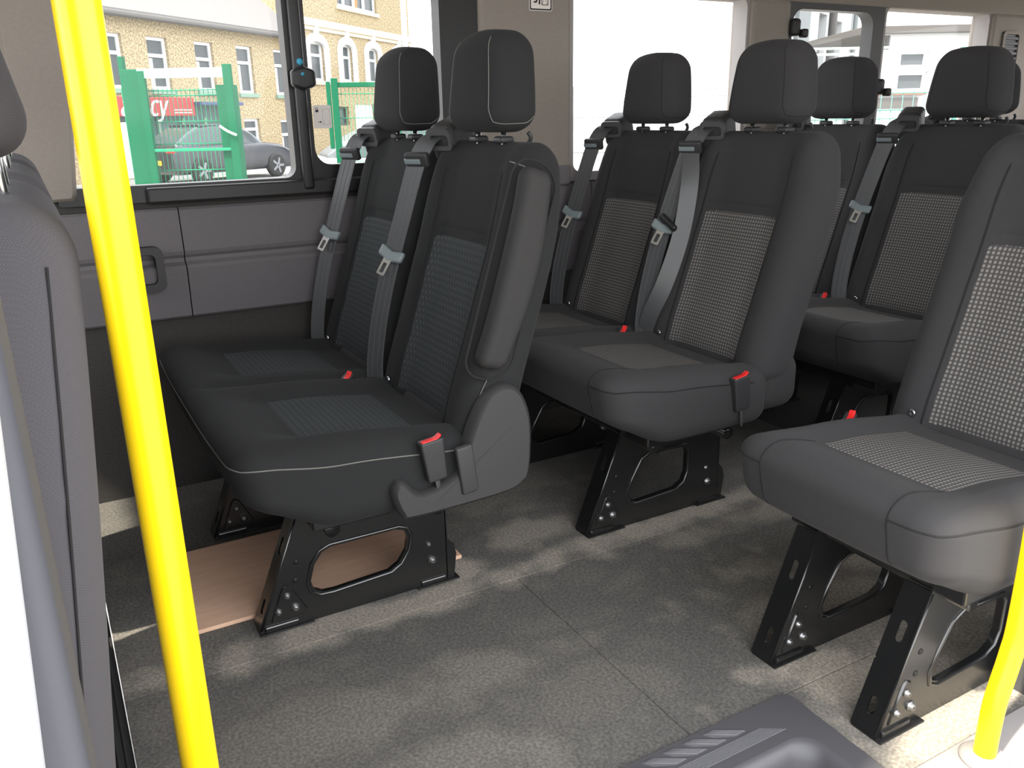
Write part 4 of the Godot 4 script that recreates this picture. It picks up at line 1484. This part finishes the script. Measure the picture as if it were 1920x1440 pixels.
func fences() -> void:
	var g := thing("mesh_gate", "green steel mesh gate with pale top rail in front of the red sign", "gate")
	g.transform = yard(119.0, Vector3(1.47, GROUND, -9.4))
	var dy := -GROUND
	for p in [[-0.52, -0.33, 1.53], [0.40, 0.585, 1.32]]:
		var mb := MB.new()
		mb.box(Vector3(p[0], 0, -0.06), Vector3(p[1], p[2] + dy - (0.05 if p[0] < 0 else 0.0), 0.06), 0.008)
		part("gate_post", mb, M.green, g)
	var mb := MB.new()
	mb.box(Vector3(-0.535, 0, -0.03), Vector3(-0.49, 1.6 + dy, 0.05), 0.004)
	part("hinge_post", mb, M.green, g)
	mb = MB.new()
	mb.box(Vector3(-0.34, 0.3, 0.06), Vector3(-0.27, 1.46 + dy, 0.11), 0.004)
	part("gate_stile", mb, M.green, g)
	mb = MB.new()
	mb.box(Vector3(0.50, 0.3, 0.06), Vector3(0.585, 1.51 + dy, 0.11), 0.004)
	part("gate_stile", mb, M.green, g)
	mb = MB.new()
	mb.box(Vector3(-0.34, 1.39 + dy, 0.065), Vector3(0.52, 1.48 + dy, 0.105), 0.006)
	part("top_rail", mb, M.green_light, g)
	mb = MB.new()
	mb.box(Vector3(-0.34, 0.69 + dy, 0.065), Vector3(0.5, 0.72 + dy, 0.105), 0.006)
	part("middle_rail", mb, M.green_wire, g)
	mb = MB.new()
	mb.tube(smooth_path([[0.42, 0.93 + dy, 0.12], [0.5, 0.88 + dy, 0.15], [0.58, 0.84 + dy, 0.13]], 4), 0.012, 6)
	part("gate_catch", mb, M.upvc, g)
	var mesh_at := holder("infill", g, Vector3(-0.6, 0.1, -0.1))
	wire_panel(mesh_at, 1.1, 1.2 + dy, M.green_wire, 0.045, 0.004, [0.05, 0.25, 0.7, 0.76, 1.02, 1.28, 1.5, 1.75, 1.8])
	# the second gate, further right
	g = thing("mesh_gate", "green steel mesh gate in front of the arched house", "gate")
	g.transform = yard(110.0, Vector3(3.79, GROUND, -11.11))
	mb = MB.new()
	mb.box(Vector3(-0.235, 0.6 + dy, -0.04), Vector3(-0.18, 1.43 + dy, 0.04), 0.004)
	part("lock_plate", mb, M.green, g)
	mb = MB.new()
	mb.box(Vector3(-0.17, 0, -0.05), Vector3(-0.085, 1.47 + dy, 0.05), 0.006)
	part("gate_post", mb, M.green, g)
	mb = MB.new()
	mb.box(Vector3(-0.1, 1.36 + dy, -0.03), Vector3(2.6, 1.42 + dy, 0.03), 0.006)
	part("top_rail", mb, M.green, g)
	mb = MB.new()
	mb.box(Vector3(-0.1, 0.63 + dy, -0.03), Vector3(2.6, 0.69 + dy, 0.03), 0.006)
	part("middle_rail", mb, M.green_light, g)
	mb = MB.new()
	mb.box(Vector3(0.62, 0, -0.05), Vector3(0.7, 1.47 + dy, 0.05), 0.006)
	part("gate_post", mb, M.green, g)
	var inf := holder("infill", g, Vector3(-0.1, 0.1, 0))
	wire_panel(inf, 2.7, 1.25 + dy, M.green_wire, 0.05, 0.004, [0.1, 0.4, 0.95, 1.2, 1.5, 1.8])
	# grey wire fence behind the second row, green one further back
	g = thing("wire_fence", "thin grey wire mesh fence seen past the second-row headrests", "fence")
	g.transform = yard(119.0, Vector3(8.17, GROUND, -7.5))
	inf = holder("infill", g, Vector3(-3.0, 0.05, 0))
	wire_panel(inf, 2.7, 1.24 + dy, M.wire, 0.06, 0.003, [0.1, 0.4, 0.75, 1.1, 1.5, 1.72, 1.8])
	for x in [-3.0, -0.3]:
		mb = MB.new()
		mb.box(Vector3(x - 0.025, 0, -0.03), Vector3(x + 0.025, 1.36 + dy, 0.03), 0.004)
		part("fence_post", mb, M.wire, g)
	g = thing("wire_fence", "green wire mesh fence in front of the white flat-roofed house", "fence")
	g.transform = yard(119.0, Vector3(14.6, GROUND, -10.7))
	inf = holder("infill", g, Vector3(-2.2, 0.05, 0))
	wire_panel(inf, 6.0, 1.25 + dy, M.teal, 0.2, 0.008, [0.1, 0.4, 0.7, 1.0, 1.35, 1.5, 1.8])
	for x in [-2.2, 0.8, 3.8]:
		mb = MB.new()
		mb.box(Vector3(x - 0.035, 0, -0.03), Vector3(x + 0.035, 2.0 + dy, 0.03), 0.004)
		part("fence_post", mb, M.teal, g)
	for y in [1.92, 2.02]:
		mb = MB.new()
		mb.box(Vector3(-2.2, y - 0.02 + dy, -0.02), Vector3(3.8, y + 0.02 + dy, 0.02), 0.004)
		part("top_rail", mb, M.green_light, g)

func cars() -> void:
	for c in [["dark blue-black car parked before the shop, seen through the green gate", Vector3(4.9, GROUND, -25.6), 60.0, "car_dark"], ["white car parked beyond the second green gate", Vector3(6.36, GROUND, -14.15), 100.0, "car_white"]]:
		var t := thing("parked_car", c[0], "car", c[1], deg_to_rad(90.0 - c[2]), "parked cars")
		var top := [[-2.15, 0.88], [-2.0, 1.0], [-1.3, 1.38], [-0.8, 1.5], [0.1, 1.48], [0.55, 1.34], [1.15, 1.0], [1.7, 0.9], [2.1, 0.72]]
		var mb := MB.new()
		mb.rbox(Vector3(4.3, 0.7, 1.75), 0.16, 3, Vector3i(18, 2, 4), func(p):
			var k := clampf((p.y + 0.35) / 0.7, 0.0, 1.0)
			var hi := minf(tab(top, p.x), 0.98)
			return Vector3(p.x, lerpf(0.25, hi, k), p.z * (1.0 - 0.06 * k)))
		part("body", mb, M[c[3]], t)
		mb = MB.new()
		mb.rbox(Vector3(3.0, 0.5, 1.5), 0.1, 3, Vector3i(16, 2, 3), func(p):
			var k := clampf((p.y + 0.25) / 0.5, 0.0, 1.0)
			var x: float = p.x - 0.42
			return Vector3(x, lerpf(0.9, maxf(tab(top, x), 0.92), k), p.z * (1.0 - 0.2 * k)))
		part("cabin_glass", mb, M.far_glass if c[3] == "car_white" else M.car_glass, t)
		mb = MB.new()
		mb.xf = Transform3D(Basis(), Vector3(-0.4, 1.47, 0))
		mb.rbox(Vector3(1.4, 0.07, 1.2), 0.03, 2)
		part("roof", mb, M[c[3]], t)
		for wx in [-1.35, 1.32]:
			for wz in [-0.82, 0.82]:
				mb = MB.new()
				mb.xf = Transform3D(Basis(Vector3.RIGHT, PI / 2), Vector3(wx, 0.33, wz))
				mb.lathe(PackedVector2Array([Vector2(0, -0.1), Vector2(0.3, -0.1), Vector2(0.335, -0.06), Vector2(0.335, 0.06), Vector2(0.3, 0.1), Vector2(0.22, 0.1), Vector2(0, 0.08)]), 20)
				var wh := part("wheel", mb, M.tyre, t)
				mb = MB.new()
				mb.xf = Transform3D(Basis(Vector3.RIGHT, PI / 2), Vector3(wx, 0.33, wz))
				for k in 5:
					var keep := mb.xf
					mb.xf = keep * Transform3D(Basis(UPV, TAU * k / 5.0), Vector3())
					mb.box(Vector3(0.02, 0.09 * signf(wz) - 0.02, -0.035), Vector3(0.22, 0.09 * signf(wz) + 0.02, 0.035), 0.005)
					mb.xf = keep
				part("wheel_spokes", mb, M.rim, wh)
		for s in [-0.6, 0.6]:
			mb = MB.new()
			mb.xf = Transform3D(Basis(), Vector3(-2.05, 0.86, s))
			mb.rbox(Vector3(0.16, 0.14, 0.34), 0.04, 2)
			part("tail_light", mb, M.tail, t)
		mb = MB.new()
		mb.box(Vector3(-2.17, 0.5, -0.26), Vector3(-2.14, 0.62, 0.26), 0.005)
		part("number_plate", mb, M.plate_yellow, t)

func white_houses() -> void:
	var dy := -GROUND
	# receding white wall with tall windows and drainpipes
	var d := thing("white_townhouse", "tall white rendered house with narrow windows and drainpipes", "building")
	d.transform = further(yard(61.0, Vector3(25.49, GROUND, -21.95)), 1.3)
	var holes := [[-3.0, 1.6 + dy, -1.9, 3.9 + dy], [-0.6, 1.6 + dy, 0.5, 3.85 + dy]]
	var mb := MB.new()
	wall_with_openings(mb, -9.0, 5.0, 0.0, 6.5 + dy, 0.5, holes)
	part("front_wall", mb, M.render_white, d)
	for h in holes:
		var w := holder("window", d, Vector3(h[0], h[1], 0))
		mb = MB.new()
		mb.box(Vector3(0, 0, -0.3), Vector3(1.1, h[3] - h[1], -0.24), 0.0)
		part("pane", mb, M.far_glass, w)
		mb = MB.new()
		mb.box(Vector3(0.0, (h[3] - h[1]) * 0.5, -0.25), Vector3(1.1, (h[3] - h[1]) * 0.5 + 0.1, -0.16), 0.0)
		part("meeting_rail", mb, M.gutter, w)
	for x in [-1.5, 2.2]:
		mb = MB.new()
		mb.tube(vec3s([[x, 0, 0.12], [x, 6.4 + dy, 0.12]]), 0.13 if x < 0 else 0.09, 8)
		part("drainpipe", mb, M.gutter if x < 0 else M.render_grey, d)
	mb = MB.new()
	mb.box(Vector3(-6.0, 0, 0.0), Vector3(-4.6, 6.5 + dy, 0.12), 0.0)
	part("grey_pilaster", mb, M.render_grey, d)
	mb = MB.new()
	mb.box(Vector3(-9.2, 6.4 + dy, -6.0), Vector3(5.3, 6.7 + dy, 0.4), 0.02)
	part("roof", mb, M.slate, d)
	# satellite dish on it
	var sd := thing("satellite_dish", "grey satellite dish on the white townhouse wall", "dish", Vector3(), 0.0)
	sd.transform = Transform3D(Basis(UPV, deg_to_rad(-20.0)).scaled(Vector3.ONE * 1.6), d.transform * Vector3(3.9, 2.9 + dy, 1.4))
	mb = MB.new()
	mb.xf = Transform3D(Basis(Vector3.RIGHT, PI / 2 - 0.3), Vector3())
	mb.lathe(PackedVector2Array([Vector2(0, 0), Vector2(0.3, 0.03), Vector2(0.55, 0.1), Vector2(0.56, 0.08), Vector2(0.3, 0.0), Vector2(0, -0.03)]), 20)
	part("reflector", mb, M.render_grey, sd)
	mb = MB.new()
	mb.tube(vec3s([[0, 0, -0.02], [0, -0.2, -0.5], [0, -0.25, -1.2]]), 0.05, 6)
	part("arm", mb, M.gutter, sd)
	# flat-roofed white house facing the yard
	var e := thing("white_house", "white flat-roofed house with dark roof edge seen through the rear side window", "building")
	e.transform = yard(121.0, Vector3(24.1, GROUND, -17.89))
	holes = [[-0.38, 2.1 + dy, 0.5, 2.6 + dy], [-0.4, 1.42 + dy, 0.53, 2.0 + dy], [-0.88, 2.65 + dy, -0.7, 3.06 + dy]]
	mb = MB.new()
	wall_with_openings(mb, -1.3, 8.0, 0.0, 3.1 + dy, 0.3, holes)
	part("front_wall", mb, M.render_white, e)
	for h in holes:
		sash(e, h, M.upvc if h[2] - h[0] > 0.5 else M.gutter, 0, false)
	mb = MB.new()
	mb.box(Vector3(-1.6, 3.08 + dy, -6.0), Vector3(2.2, 3.3 + dy, 0.25), 0.02)
	part("roof_edge", mb, M.gutter, e)
	mb = MB.new()
	mb.box(Vector3(-1.2, 1.33 + dy, 0.0), Vector3(0.5, 1.42 + dy, 0.2), 0.01)
	part("brown_ledge", mb, mat(Color(0.45, 0.3, 0.25), 0.8), e)
	mb = MB.new()
	mb.box(Vector3(-1.2, 0.95 + dy, 0.0), Vector3(0.3, 1.25 + dy, 0.1), 0.01)
	part("dark_band", mb, M.gutter, e)
